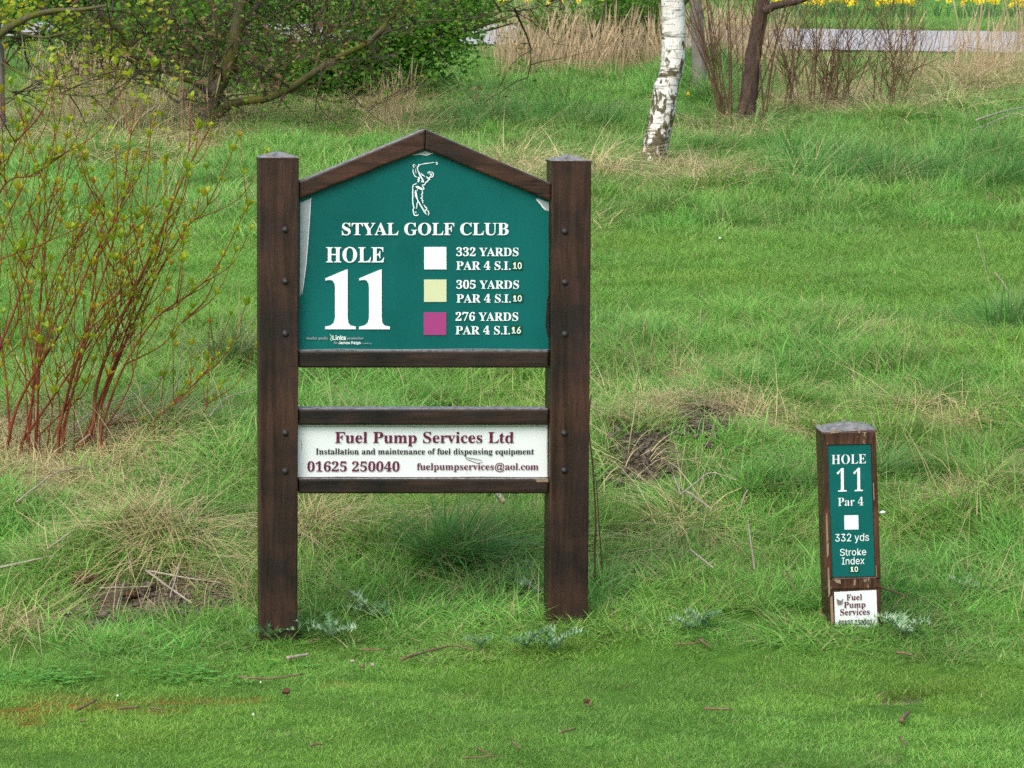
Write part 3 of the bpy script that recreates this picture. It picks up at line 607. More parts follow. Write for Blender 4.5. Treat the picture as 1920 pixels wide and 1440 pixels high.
G = [[1.0, (475, 295), (600, 272), (765, 252)], [(785, 258), (800, 248), (820, 262), (822, 285), (805, 290), (795, 268)], [1.3, (455, 285), (470, 305), (455, 325), (440, 340), (438, 370), (446, 405)],
     [(375, 360), (365, 330), (352, 305), (370, 292), (390, 298)], [(395, 322), (415, 308)], [(352, 375), (355, 430), (370, 480), (392, 518), (432, 540)], [.7, (402, 375), (405, 430), (412, 470)],
     [1.6, (446, 405), (480, 480), (510, 540), (540, 590), (560, 635)], [1.8, (510, 635), (530, 595), (548, 640)], [1.2, (505, 460), (540, 495), (585, 528)], [1.3, (630, 456), (655, 440), (678, 425), (665, 452), (635, 458)],
     [(690, 445), (715, 435), (740, 455), (748, 490), (735, 525), (700, 545)], [2.4, (682, 470), (700, 483), (710, 505)], [1.4, (610, 522), (630, 550), (655, 560), (680, 535), (712, 525)],
     [1.2, (655, 565), (680, 575), (655, 590), (635, 600), (632, 620), (605, 630), (590, 655), (575, 685), (530, 685), (545, 720), (560, 745), (560, 770), (545, 780)],
     [2.2, (462, 530), (468, 565), (452, 585), (470, 590), (447, 635)], [(420, 640), (412, 665), (375, 675), (355, 690), (345, 715), (372, 722)], [(400, 715), (440, 712), (480, 728), (530, 762), (545, 778), (500, 770), (450, 748), (405, 724)],
     [.7, (430, 718), (480, 742), (520, 768)], [1.2, (345, 715), (350, 780), (345, 850), (350, 900), (345, 960), (352, 1050), (370, 1130), (352, 1160), (365, 1220), (375, 1262), (395, 1275), (440, 1272), (458, 1250)],
     [(440, 765), (428, 810)], [2.0, (400, 790), (408, 850), (420, 920), (440, 970)], [1.5, (378, 825), (405, 845)], [1.5, (385, 880), (410, 880)], [1.4, (390, 910), (415, 900)],
     [1.4, (440, 970), (480, 1050), (530, 1130), (570, 1200), (612, 1255)], [(440, 970), (445, 1020), (425, 1050), (430, 1090), (415, 1145)], [2.6, (395, 1210), (418, 1216)],
     [1.2, (525, 785), (538, 850), (512, 875), (540, 905), (500, 940), (545, 955), (520, 970), (548, 995), (530, 1010), (548, 1040)], [1.2, (558, 1065), (590, 1110), (620, 1135), (605, 1165), (590, 1190), (578, 1165)],
     [1.2, (620, 1165), (650, 1200), (660, 1235), (642, 1270)]]
frame_off(strokes(BP, G, lambda x, y: (740 + x / 10.28, 280 + y / 10.28), .0029, M_PRINTW, board, 'golfer_outline'))
# vinyl peeled off the board at the edges
def peel(poly, edge, nm='peeled_patch'):
    frame_off(slab(BP, poly, -.0008, .0004, nm, M_ALU, board, 0, 'grey patch where the green vinyl has peeled away'))
    if edge: frame_off(strokes(BP, edge, lambda x, y: (x, y), .0024, M_TORN, board, 'torn_edge', -.0014))
peel([(562, 557), (567, 540), (573, 500), (578, 440), (581, 400), (583, 372), (563, 380)], [[(566, 552), (569, 532), (574, 495), (578, 445), (581, 402), (583, 371)]])
peel([(776, 290.5), (787, 288), (798, 290), (812, 288), (803, 285), (797, 283), (788, 286)], [[1.2, (773, 291), (787, 289), (800, 291), (812, 287)]])
peel([(1022, 394), (1029, 396), (1029, 380), (1008, 372), (1004, 374)], [[2.2, (1006, 374), (1012, 380), (1018, 388), (1023, 394)]])
frame_off(strokes(BP, [[(562, 655.5), (640, 654.6), (740, 655.6), (880, 654.4), (1029, 655.2)]], lambda x, y: (x, y), .0018, M_ALU, board, 'worn_edge', -.0011))
frame_off(strokes(BP, [[2.5, (1027, 560), (1026, 590), (1025, 610), (1028, 632)], [1.2, (1029, 520), (1028, 560)]], lambda x, y: (x, y), .003, M_WOODX, board, 'algae_streak', -.0010))
# advert
L('Fuel Pump Services Ltd', 627.8, 963, 809.4, 830.2, M_MAROON, ad, off=.002)
L('Installation and maintenance of fuel dispensing equipment', 591.7, 1000.8, 840.4, 851.6, M_BLACK, ad, off=0)
L('01625 250040', 576.2, 748.8, 864.6, 883.6, M_MAROON, ad, off=.002)
L('fuelpumpservices@aol.com', 781.4, 1009.4, 867.2, 880.8, M_MAROON, ad, off=0)
frame_off(strokes(BP, [[(870, 853), (874, 858), (884, 859), (902, 863), (904, 867), (895, 869), (880, 863), (872, 859)], [.7, (880, 860), (898, 866)], [.8, (868, 852), (873, 856)], [.8, (794, 802), (798, 800)],
                       [.6, (564, 824), (566, 836), (564, 846)]], lambda x, y: (x, y), .0016, M_BLACK, ad, 'scratch'))['kind'] = 'stuff'
frame_off(strokes(BP, [[(560, 895), (640, 894), (760, 895.5), (900, 894), (1027, 895)], [(1026, 800), (1025.4, 840), (1026, 893)], [(562, 800), (660, 799.5), (800, 800.5), (1020, 799.8)]], lambda x, y: (x, y), .0012, M_WOODX, ad, 'dirt_line', -.001))['kind'] = 'stuff'
slab(SP, [(1007, 904), (1028, 904), (1028, 898.5), (1003, 898.5)], .0030, .0045, 'bare_patch', M_WORN, sign)
# bolts
def dome(name, r, m):
    ac = Acc(); vs = []; fs = []; n = 12
    for k, (rr, yy) in enumerate(((1.25, 0), (1.22, -.12), (.98, -.16), (.92, -.5), (.62, -.78), (.0, -.86))):
        if rr == 0: vs.append((0, yy * r, 0))
        else: vs += [(rr * r * math.cos(2 * math.pi * i / n), yy * r, rr * r * math.sin(2 * math.pi * i / n)) for i in range(n)]
    for k in range(4):
        for i in range(n): a = k * n + i; b = k * n + (i + 1) % n; fs.append((a, b, b + n, a + n))
    for i in range(n): fs.append((4 * n + i, 4 * n + (i + 1) % n, 5 * n))
    ac.add(vs, fs); return ac.mesh(name, m, True)
bm_ = dome('bolt', .0088, M_BOLT)
for px, ys in ((534.7, (430.6, 527.6, 625.5, 811.5, 883)), (1058.5, (434, 529.5, 626.4, 812, 881.6))):
    for y in ys:
        u, v = SP.S(px - (1.5 if y > 700 and px > 900 else 0), y); b = link('bolt', bm_, sign); b.location = (u, -.0118, v)

# ------------------------------------------------------------------ the small tee marker
MP = Plane(1598, 1000, 10.72, .055)
mkr = empty('tee_marker', MP.o, MP.yaw); tag(mkr, 'short leaning wooden tee marker post with green board and small white plate', 'marker post')
mpost = slab(MP, [(1557, 1225), (1655, 1225), (1642, 806), (1543, 810.5)], 0, .165, 'post', M_WOODM, mkr, .004)
a, b = MP.S(1543, 810.5), MP.S(1642, 806); c = MP.S(1588, 787.5); ac = Acc(); e = .003
ac.add([(a[0] - e, -e, a[1] - .006), (b[0] + e, -e, b[1] - .006), (b[0] + e, .168, b[1] - .006), (a[0] - e, .168, a[1] - .006),
        (a[0] - e, -e, a[1]), (b[0] + e, -e, b[1]), (b[0] + e, .168, b[1]), (a[0] - e, .168, a[1]), ((a[0] + b[0]) / 2, .083, c[1] - .012)],
       [(3, 2, 1, 0), (0, 1, 5, 4), (1, 2, 6, 5), (2, 3, 7, 6), (3, 0, 4, 7), (4, 5, 8), (5, 6, 8), (6, 7, 8), (7, 4, 8)])
recenter(link('post_cap', ac.mesh('post_cap', M_WOODM), mkr)); 
# raised border strips round the board
for poly in ([(1545.5, 1085), (1560.5, 1083), (1551, 834), (1544, 814)], [(1641, 1082), (1651, 1084), (1641.5, 812), (1633, 832)],
             [(1544, 812), (1551, 834), (1633, 832), (1641.5, 809)], [(1561, 1084), (1547, 1104), (1652, 1101), (1641, 1082.5)]):
    P = poly; recenter(slab(MP, P, -.006, -.0002, 'border_strip', M_WOODM, mkr, .0012))
MB_ = slab(MP, [(1560.5, 1081.5), (1640, 1080), (1632, 833), (1551, 835.5)], -.0025, -.0003, 'panel', M_GREEN, mkr, 0, 'narrow green board with white lettering')
MW = slab(MP, [(1566, 1186), (1645.5, 1184), (1643, 1106), (1563.7, 1110)], -.0035, -.0003, 'name_plate', M_WHITE, mkr, .0006, 'small white plate with maroon lettering at the foot')
QP = Sub(MP, -.0030); rt = R(1.5)
def ML(*a, **k):
    o = letters(QP, *a, rot=rt, **k); o.location.y += -.0030 + (-.0012 if a[6] is MW else .001); return o
ML('HOLE', 1559, 1624, 851.8, 869.6, M_PRINTW, MB_, off=-.009)
ML('1', 1568.8, 1588, 877, 922.2, M_PRINTW, MB_, off=-.009); ML('1', 1599.8, 1618.4, 876.6, 921.4, M_PRINTW, MB_, off=-.009)
ML('Par 4', 1571, 1619, 932, 948.2, M_PRINTW, MB_, off=-.009)
sq = slab(QP, [(1583.4, 993), (1609.8, 992.6), (1609.2, 966), (1583, 966.4)], -.003, .0005, 'colour_square', M_PRINTW, MB_)
ML('332 yds', 1566, 1629.4, 1000.4, 1014.6, M_PRINTW, MB_, serif=False)
ML('Stroke', 1575, 1624, 1028.4, 1041.4, M_PRINTW, MB_, serif=False); ML('Index', 1578.4, 1620.8, 1045, 1058, M_PRINTW, MB_, serif=False)
stk_ = slab(QP, [(1592.5, 1074), (1611, 1073.6), (1610.6, 1060.5), (1592, 1060.8)], -.0012, .0005, 'sticker', M_STICKG, MB_); stk_.location.y = -.0030
ML('10', 1595, 1608.4, 1062.4, 1071.6, M_PRINTW, MB_, serif=False, off=.014, dy=-.003)
ML('Fuel', 1586.7, 1616, 1113.8, 1124.8, M_MAROON, MW); ML('Pump', 1582, 1622.5, 1127.8, 1138.8, M_MAROON, MW); ML('Services', 1575, 1630.4, 1141, 1152.6, M_MAROON, MW, off=0)
ML('01625 250040', 1572.5, 1634.5, 1162, 1171.4, M_BLACK, MW, off=0)
# flaked stain and bare wood along the front-left edge
for poly in ([(1548, 965), (1550.5, 962), (1552.5, 1012), (1549, 1018)], [(1549, 1020), (1553, 1015), (1553, 1040), (1550, 1046)], [(1551, 1065), (1554, 1062), (1556, 1110), (1553, 1120)], [(1556, 812.5), (1572, 811), (1573, 806), (1558, 807)],
             [(1609, 812), (1612, 812), (1613, 806), (1607, 806.5)], [(1562, 1086), (1575, 1086), (1576, 1094), (1568, 1092)], [(1600, 1086), (1604, 1086), (1603, 1098), (1600, 1096)], [(1618, 1085), (1625, 1085), (1623, 1091), (1619, 1090)],
             [(1636, 905), (1638, 905), (1639, 935), (1637, 938)], [(1641, 1060), (1643, 1060), (1644, 1082), (1642, 1082)], [(1556, 1120), (1560, 1116), (1563, 1165), (1558, 1175)], [(1568, 1122), (1576, 1126), (1580, 1122), (1578, 1132), (1570, 1133)]):
    slab(MP, poly, -.0078, -.0050, 'stain_flake', M_WORN if poly[0][0] != 1568 else M_BARKG, mkr)

# ------------------------------------------------------------------ trees and shrubs
def bez_r(n, r0, r1, p=.8): return [r0 + (r1 - r0) * (i / (n - 1)) ** p for i in range(n)]
LEAFPT = None
def grow(acc, p, d, length, r, level, leaves, rnd, up=.15, wig=.35, kids=(3, 5), sides=4, lf=None):
    n = 5; pts = [Vector(p)]; dd = Vector(d).normalized()
    for i in range(n):
        dd = (dd + Vector((rnd.gauss(0, wig), rnd.gauss(0, wig), rnd.gauss(0, wig) + up)) * .35).normalized(); pts.append(pts[-1] + dd * length / n)
    tube(acc, pts, bez_r(n + 1, r, r * .35), sides if level > 0 else 3, cap=False)
    if level == 0:
        for q in pts[1:]: leaves.append((q, dd.copy()))
        return
    for k in range(rnd.randint(*kids)):
        t = .25 + .75 * rnd.random(); i = min(int(t * n), n - 1); q = pts[i].lerp(pts[i + 1], t * n - i)
        ax = Vector((rnd.gauss(0, 1), rnd.gauss(0, 1), rnd.gauss(0, 1))).normalized(); nd = (dd + ax * 1.0).normalized()
        grow(acc, q, nd, length * rnd.uniform(.45, .7), r * .5, level - 1, leaves, rnd, up, wig, kids, sides)
    if level == 1:
        for q in pts[2:]: leaves.append((q, dd.copy()))
def leafmesh(name, P, size, m, seed, spread=.04, per=4, stretch=1.5, mfun=None, mats=None):
    g = np.random.default_rng(seed); P = np.repeat(np.array([tuple(p) for p in P], float), per, 0); n = len(P)
    c = P + g.normal(0, spread, (n, 3)); a = g.normal(0, 1, (n, 3)); a[:, 2] *= .6; a /= np.linalg.norm(a, axis=1)[:, None]
    b = np.cross(a, g.normal(0, 1, (n, 3))); b /= np.linalg.norm(b, axis=1)[:, None]; nn = np.cross(a, b); s = size * (.55 + .8 * g.random(n))[:, None]
    V = np.stack([c, c + a * s * .5 * stretch + b * s * .42 + nn * s * .12, c + a * s * stretch, c + a * s * .5 * stretch - b * s * .42 + nn * s * .12], 1).reshape(-1, 3)
    tone = np.repeat(np.clip(g.random(n) * .8 + .25 * (fbm(c[:, 0] * 3, c[:, 2] * 3) - .4) * 2, 0, 1), 4); C = np.stack([tone, tone, tone * 0, tone * 0 + 1], -1)
    q = np.arange(4 * n).reshape(-1, 4); T = np.concatenate([q[:, [0, 1, 2]], q[:, [0, 2, 3]]])
    return npmesh(name, V, [T], m, C)
def px_path(pts, Y, n=4): # pts: (px, py[, dY])
    return smooth_path([at(p[0], p[1], Y + (p[2] if len(p) > 2 else 0)) for p in pts], n)
def limb(parent, name, pts, Y, w0, w1, m, base, sides=10, wob=.12):
    P = [q - base for q in px_path(pts, Y)]; ac = Acc(); k = Y / F / 2; tube(ac, P, bez_r(len(P), w0 * k, w1 * k, .9), sides, wob=wob)
    return link(name, ac.mesh(name, m, True), parent), P

# silver birch
def birch():
    E_ = [(345, 1188, 1247), (330, 1191, 1247), (318, 1196, 1246), (290, 1203, 1250), (260, 1208, 1256), (230, 1214.5, 1262), (200, 1220, 1268), (170, 1225, 1272), (155, 1228, 1274), (135, 1237, 1281), (100, 1240, 1285), (60, 1241, 1285), (20, 1240, 1284), (-60, 1238, 1284), (-300, 1235, 1275), (-700, 1262, 1292)]
    g = ground(1222, 318); Y = g.y; pts = [at((a + b) / 2, y, Y) for y, a, b in E_]; rad = [(b - a) / 2 * Y / F for y, a, b in E_]; base = Vector((pts[2].x, Y, g.z))
    t = empty('birch_tree', base); tag(t, 'silver birch with white peeling bark and dark cracked foot', 'tree')
    P = smooth_path([p - base for p in pts], 4); rr = np.interp(np.arange(len(P)) / 4, np.arange(len(rad)), rad); ac = Acc()
    n = 20; vs = []; fs = []
    for i, p in enumerate(P):
        for k in range(n):
            a = 2 * math.pi * k / n; r = rr[i] * (1 + .10 * (float(fbm(3 * math.cos(a) + 7, p.z * 6 + 3 * math.sin(a))) - .5) + (.10 * max(0, 1 - p.z / .25) * math.sin(a * 4 + 1)))
            vs.append((p.x + r * math.cos(a), p.y + r * math.sin(a), p.z))
    for i in range(len(P) - 1):
        for k in range(n): a = i * n + k; b = i * n + (k + 1) % n; fs.append((a, b, b + n, a + n))
    ac.add(vs, fs); link('trunk', ac.mesh('trunk', M_BIRCH, True), t)
    ac = Acc(); rnd = random.Random(5); lv = []
    tube(ac, [P[-14], P[-14] + Vector((.12, -.02, .18)), P[-14] + Vector((.3, -.05, .5))], [.03, .022, .012], 6)
    for k in range(7): grow(ac, P[-6 + k % 5], Vector((rnd.gauss(0, 1), rnd.gauss(0, 1), .5)), 1.2, .02, 2, lv, rnd)
    link('branches', ac.mesh('branches', M_TWIGD), t)
    o = link('foliage', leafmesh('foliage', [q for q, _ in lv], .03, M_LEAFY, 3, .03, 1), t); o['kind'] = 'stuff'
birch()

# grey trunk behind the birch
def grey_tree():
    g = ground(1305, 168); Y = g.y; base = Vector((at(1311, 168, Y).x, Y, g.z)); t = empty('grey_tree', base); tag(t, 'slim straight grey trunk just right of the silver birch', 'tree')
    o, P = limb(t, 'trunk', [(1313, 185), (1312, 140), (1310, 90), (1306, 30), (1303, -40), (1300, -300), (1310, -600)], Y, 34, 14, M_BARKG, base, 12)
    ac = Acc(); rnd = random.Random(8); lv = []
    for k in range(8): grow(ac, P[-9 + k], Vector((rnd.gauss(0, 1), rnd.gauss(0, 1), .7)), 1.3, .022, 2, lv, rnd)
    link('branches', ac.mesh('branches', M_TWIGD), t); o = link('foliage', leafmesh('foliage', [q for q, _ in lv], .03, M_LEAFY, 4, .03, 1), t); o['kind'] = 'stuff'
grey_tree()

# brown tree with basal shoots
def coppice():
    g = ground(1400, 228); Y = g.y; base = Vector((at(1400, 228, Y).x, Y, g.z)); t = empty('coppiced_tree', base)
    tag(t, 'dark brown trunk with a fan of thin bare shoots at its foot', 'tree'); k = Y / F / 2
    o, P = limb(t, 'trunk', [(1388, 245), (1398, 215), (1407, 160), (1413, 100), (1424, 40), (1432, -10), (1450, -120), (1470, -400)], Y, 38, 20, M_BARK2, base, 12, .15)
    limb(t, 'limb', [(1432, 22), (1450, 12), (1480, 6), (1510, -2), (1560, -30)], Y - .1, 17, 8, M_BARK2, base, 8)
    rnd = random.Random(11); lv = []
    for j in range(26):
        x0 = 1362 + rnd.uniform(-12, 12) if j < 15 else 1400 + rnd.uniform(-20, 35); x1 = (rnd.uniform(1255, 1370) if j < 15 else rnd.uniform(1370, 1520)); dy = rnd.uniform(-.4, .4); ac = Acc()
        top = rnd.uniform(-140, 20); mid = (x0 * .55 + x1 * .45 + rnd.uniform(-6, 6), (228 + top) / 2 + 10)
        Q = [q - base for q in px_path([(x0, 236, dy * .2), mid + (dy * .6,), (x1, top, dy)], Y, 6)]; w = rnd.uniform(2.0, 4.6)
        tube(ac, Q, bez_r(len(Q), w * k, w * k * .4), 5, cap=False)
        for _ in range(rnd.randint(2, 5)):
            i = rnd.randint(4, len(Q) - 2); d = (Q[i + 1] - Q[i]).normalized() + Vector((rnd.gauss(0, .45), rnd.gauss(0, .4), .1)); grow(ac, Q[i], d, rnd.uniform(.2, .5), .004, 1, lv, rnd, .1, .2, (1, 3), 3)
        link('shoot', ac.mesh('shoot', M_TWIG), t)
coppice()

# thicket of bare saplings right of it
def thicket():
    rnd = random.Random(21)
    for bi, (xc, lab) in enumerate(((1500, 'bare twiggy shrub next to the brown tree trunk'), (1562, 'bare branching shrub in front of the pale end of the road'), (1650, 'low bare shrub furthest right in the twiggy thicket'))):
        g = ground(xc, 212); Y = g.y; base = Vector((at(xc, 212, Y).x, Y, g.z)); t = empty('bare_shrub', base); tag(t, lab, 'shrub', 'bare shrubs below the road'); k = Y / F / 2
        for j in range((13, 15, 13)[bi]):
            x0 = xc + rnd.uniform(-42, 42); hgt = rnd.uniform(70, (260, 290, 200)[bi]); x1 = x0 + rnd.uniform(-45, 75) * hgt / 150; dy = rnd.uniform(-.3, .3); ac = Acc()
            Q = [q - base for q in px_path([(x0, 222, dy), ((x0 + x1) / 2 - rnd.uniform(-5, 10), 215 - hgt * .5, dy), (x1, 215 - hgt, dy * 1.5)], Y, 6)]; w = rnd.uniform(1.7, 3.6)
            tube(ac, Q, bez_r(len(Q), w * k, w * k * .35), 5, cap=False); lv = []
            for _ in range(rnd.randint(3, 7)):
                i = rnd.randint(3, len(Q) - 2); d = (Q[i + 1] - Q[i]).normalized() + Vector((rnd.gauss(0, .55), rnd.gauss(0, .4), .1)); grow(ac, Q[i], d, rnd.uniform(.25, .7), .0035, 1, lv, rnd, .1, .2, (1, 3), 3)
            link('stem', ac.mesh('stem', M_TWIG), t)
thicket()

# old hawthorn-like tree, upper left
def old_tree():
    g = ground(395, 240); Y = g.y; base = Vector((at(392, 240, Y).x, Y, g.z)); t = empty('old_tree', base)
    tag(t, 'mossy forked tree with low spreading limbs and brown dead leaves behind the left post', 'tree'); rnd = random.Random(31); tw = Acc(); lv = []
    k = Y / F / 2; paths = []
    o, P = limb(t, 'trunk', [(386, 262), (390, 238), (396, 205), (402, 175), (420, 145), (436, 100), (444, 50), (452, 0), (462, -80), (470, -300)], Y, 32, 20, M_BARK, base, 12, .15); paths.append((P, 12))
    for pts, w0, w1 in (([(400, 195), (395, 165), (400, 120), (405, 80), (400, 30), (396, -40)], 12, 5), ([(392, 175, -.1), (370, 158, -.2), (320, 138, -.3), (270, 115, -.4), (235, 92, -.5), (225, 60, -.6), (185, 20, -.7), (165, -40, -.8)], 13, 5),
                        ([(402, 222), (425, 200, -.1), (455, 190, -.2), (500, 184, -.3), (545, 165, -.4), (590, 135, -.5), (640, 104, -.5), (690, 80, -.6), (725, 45, -.6), (750, 10, -.7), (775, -30, -.8)], 19, 8),
                        ([(420, 140, .1), (400, 108, .2), (370, 90, .2), (345, 62, .3), (325, 35, .3), (300, 0, .4), (280, -40, .4)], 9, 4), ([(446, 60), (470, 30, .1), (500, -10, .2), (560, -60, .3)], 12, 6),
                        ([(500, 184, -.3), (490, 150, -.4), (480, 110, -.5), (470, 80, -.5)], 6, 3), ([(590, 135, -.5), (598, 100, -.5), (592, 60, -.4), (610, 20, -.4), (600, -20, -.4)], 7, 3),
                        ([(640, 104, -.5), (700, 72, -.5), (780, 42, -.5), (860, 38, -.5), (940, 22, -.5), (985, 8, -.5)], 6, 2), ([(400, 200, .2), (330, 190, .4), (290, 150, .6), (240, 130, .8)], 8, 3)):
        o, P = limb(t, 'limb', pts, Y, w0, w1, M_BARK, base, 8, .15); paths.append((P, w1))
    for P, w in paths:
        for _ in range(int(len(P) * .5)):
            i = rnd.randint(len(P) // 4, len(P) - 1); d = Vector((rnd.gauss(0, .8), rnd.gauss(0, .6), rnd.gauss(.25, .5))); grow(tw, P[i], d, rnd.uniform(.4, 1.0), .010, 2, lv, rnd, .05, .4, (2, 4), 4)
    link('twigs', tw.mesh('twigs', M_TWIGD), t)['kind'] = 'stuff'
    rnd.shuffle(lv); n = len(lv); pos = np.array([tuple(q + base) for q, _ in lv]); px, py = proj(pos[:, 0], pos[:, 1], pos[:, 2])
    br = [q for (q, _), x, y in zip(lv, px, py) if rnd.random() < .38 * math.exp(-((x - 420) / 210) ** 2 - ((y - 110) / 95) ** 2) + .03]
    o = link('dead_leaves', leafmesh('dead_leaves', br[:3200], .030, M_LEAFB, 5, .05, 1, 1.9), t); o['kind'] = 'stuff'
    gl = [q for (q, _) in lv if rnd.random() < .5]
    o = link('green_leaves', leafmesh('green_leaves', gl[:12000], .024, M_LEAFG, 16, .06, 1, 1.4), t); o['kind'] = 'stuff'
    yg = [q for (q, _), x in zip(lv, px) if rnd.random() < .42]
    o = link('young_leaves', leafmesh('young_leaves', yg[:9000], .020, M_LEAFY, 6, .04, 1, 1.5), t); o['kind'] = 'stuff'
old_tree()

# leafy hawthorn bushes behind it
def bush(name, label, blobs, Y, seed, dens=1., mleaf=M_LEAFG, size=.032, group=None, base_px=None, trunk=True):
    rnd = random.Random(seed); bx, by = base_px; g = ground(bx, by) if by > 60 else None
    x = (bx - 960) / F * Y; z = float(H(x, Y)); base = Vector((x, Y, z)); t = empty(name, base); tag(t, label, 'bush', group); k = Y / F
    pts = []; br = Acc()
    for (cx, cy, rx, ry) in blobs:
        c = at(cx, cy, Y) - base
        for _ in range(int(rx * ry * .085 * dens)):
            v = Vector((rnd.gauss(0, 1), rnd.gauss(0, 1), rnd.gauss(0, 1))).normalized() * rnd.random() ** .45
            p = Vector((c.x + v.x * rx * k, c.y + v.y * min(rx, 110) * k, c.z + v.z * ry * k))
            if float(fbm((p.x + 20) * 2.6, p.z * 3.2 + p.y)) + .1 * rnd.random() < .47: continue
            if p.z < .05: continue
            pts.append(p)
        if trunk:
            for _ in range(5):
                e = c + Vector((rnd.uniform(-1, 1) * rx * k, rnd.uniform(-.3, .3), rnd.uniform(0, 1) * ry * k)); m_ = e * .5 + Vector((0, 0, .1)); s0 = Vector((rnd.uniform(-.15, .15), rnd.uniform(-.1, .1), -.1))
                Q = smooth_path([s0, m_, e], 5); tube(br, Q, bez_r(len(Q), .022, .006), 5, cap=False)
    if trunk: link('stems', br.mesh('stems', M_TWIGD), t)
    o = link('foliage', leafmesh('foliage', pts, size, mleaf, seed, .09, 5), t); o['kind'] = 'stuff'
bush('hawthorn_bush', 'dense fresh green bush behind the forked tree', [(560, 90, 150, 95), (640, 150, 120, 60), (700, 50, 130, 80), (760, 140, 90, 40), (480, 60, 120, 90), (830, 60, 90, 60), (890, 30, 70, 50), (945, 50, 40, 34), (560, 170, 90, 50), (600, 195, 80, 30), (330, 60, 110, 60), (620, -60, 300, 90)], 27.2, 41, 1.15, base_px=(620, 200), size=.030)
bush('hawthorn_bush', 'dark green bush above the left tree trunk', [(200, 60, 130, 50), (60, 40, 90, 40), (300, 40, 120, 60), (420, 60, 90, 60), (120, 20, 120, 40), (250, 95, 60, 26), (150, -50, 260, 60)], 29.2, 42, 1.5, base_px=(220, 150))
bush('broom_bush', 'green broom bush left of the white birch trunk', [(1080, 40, 90, 46), (1180, 40, 60, 50), (1000, 50, 60, 36), (1130, -10, 150, 50), (930, 40, 70, 40), (1215, 30, 40, 60)], 31.2, 43, 1.3, M_LEAFG, .024, base_px=(1100, 85))

def left_trees():
    g = ground(152, 158); Y = g.y; base = Vector((at(150, 155, Y).x, Y, g.z)); t = empty('short_trunk_tree', base); tag(t, 'stout dark brown trunk at the upper left behind the dead reeds', 'tree'); rnd = random.Random(51); tw = Acc(); lv = []
    o, P = limb(t, 'trunk', [(148, 170), (150, 145), (150, 110), (146, 80), (140, 40), (150, -60), (160, -300)], Y, 62, 30, M_BARK2, base, 12, .2)
    for pts, w0, w1 in (([(146, 85), (110, 60), (60, 68), (0, 70), (-60, 60)], 12, 6), ([(148, 90), (180, 70), (215, 66), (260, 40), (300, 20)], 10, 5), ([(145, 60), (100, 20), (60, -20), (20, -60)], 14, 8)):
        o, Q = limb(t, 'limb', pts, Y, w0, w1, M_BARK, base, 7, .15)
        for _ in range(14): grow(tw, Q[rnd.randint(3, len(Q) - 1)], Vector((rnd.gauss(0, .8), rnd.gauss(0, .5), rnd.gauss(0, .5))), rnd.uniform(.5, 1.1), .010, 2, lv, rnd, -.02, .35, (1, 3), 4)
    link('twigs', tw.mesh('twigs', M_TWIGD), t)['kind'] = 'stuff'
    o = link('foliage', leafmesh('foliage', [q for q, _ in lv], .026, M_LEAFG, 7, .06, 1), t); o['kind'] = 'stuff'
    # trunk and mossy limb at the left edge
    g = ground(4, 262); Y = g.y; base = Vector((at(0, 262, Y).x, Y, g.z)); t = empty('edge_tree', base); tag(t, 'pale grey trunk cut off by the left edge with a mossy limb above', 'tree'); tw = Acc(); lv = []
    limb(t, 'trunk', [(2, 290), (-2, 240), (-4, 180), (-4, 110), (-10, 40), (-20, -80), (-20, -400)], Y, 30, 20, M_BARKG, base, 12, .1)
    for pts, w0, w1 in (([(-14, 75, -.1), (20, 50, -.2), (60, 30, -.3), (100, 20, -.4), (150, 18, -.5), (200, 10, -.6)], 17, 5), ([(-10, 110), (60, 150, -.2), (100, 172, -.3), (160, 180, -.4), (200, 175, -.5)], 4, 2),
                        ([(-10, 150), (20, 172, -.2), (45, 190, -.2)], 3, 1.5), ([(-12, 60), (40, 62, -.2), (80, 70, -.3), (130, 60, -.4)], 7, 3)):
        o, Q = limb(t, 'limb', pts, Y, w0, w1, M_BARK, base, 8, .12)
        for _ in range(9): grow(tw, Q[rnd.randint(4, len(Q) - 1)], Vector((rnd.gauss(.2, .8), rnd.gauss(0, .5), rnd.gauss(0, .5))), rnd.uniform(.3, .8), .006, 2, lv, rnd, 0, .3, (1, 3), 3)
    link('twigs', tw.mesh('twigs', M_TWIGD), t)['kind'] = 'stuff'
    c = at(25, 15, Y) - base; pp = [c + Vector((rnd.gauss(0, .16), rnd.gauss(0, .1), rnd.gauss(0, .10))) for _ in range(120)]
    o = link('foliage', leafmesh('foliage', pp + [q for q, _ in lv[::3]], .035, M_DOG, 8, .03, 2), t); o['kind'] = 'stuff'
left_trees()

# red-stemmed dogwood
def cluster_mesh(seed, n, m, big=1.):
    g = random.Random(seed); ac = Acc()
    for i in range(n):
        a = i * 6.283 / n + g.uniform(-.4, .4); tilt = g.uniform(.15, .75); s = .026 * big * g.uniform(.7, 1.2); d = Vector((math.sin(tilt) * math.cos(a), math.sin(tilt) * math.sin(a), math.cos(tilt))); w = d.cross(Vector((0, 0, 1))).normalized(); up = w.cross(d)
        c = (g.random(), .5, 0, 1)
        ac.add([Vector((0, 0, 0)), d * s * .4 + w * s * .24 + up * s * .05, d * s * .75 + w * s * .2, d * s + up * s * -.1, d * s * .75 - w * s * .2, d * s * .4 - w * s * .24 + up * s * .05], [(0, 1, 2), (0, 2, 3), (0, 3, 4), (0, 4, 5)], 0, c)
    return ac.mesh('leaf_cluster', m)
CL = [cluster_mesh(i, 4 + i % 3, M_DOG if i < 4 else M_DOG2, (1, 1.25, .8, 1.1, .8, .9)[i]) for i in range(6)]
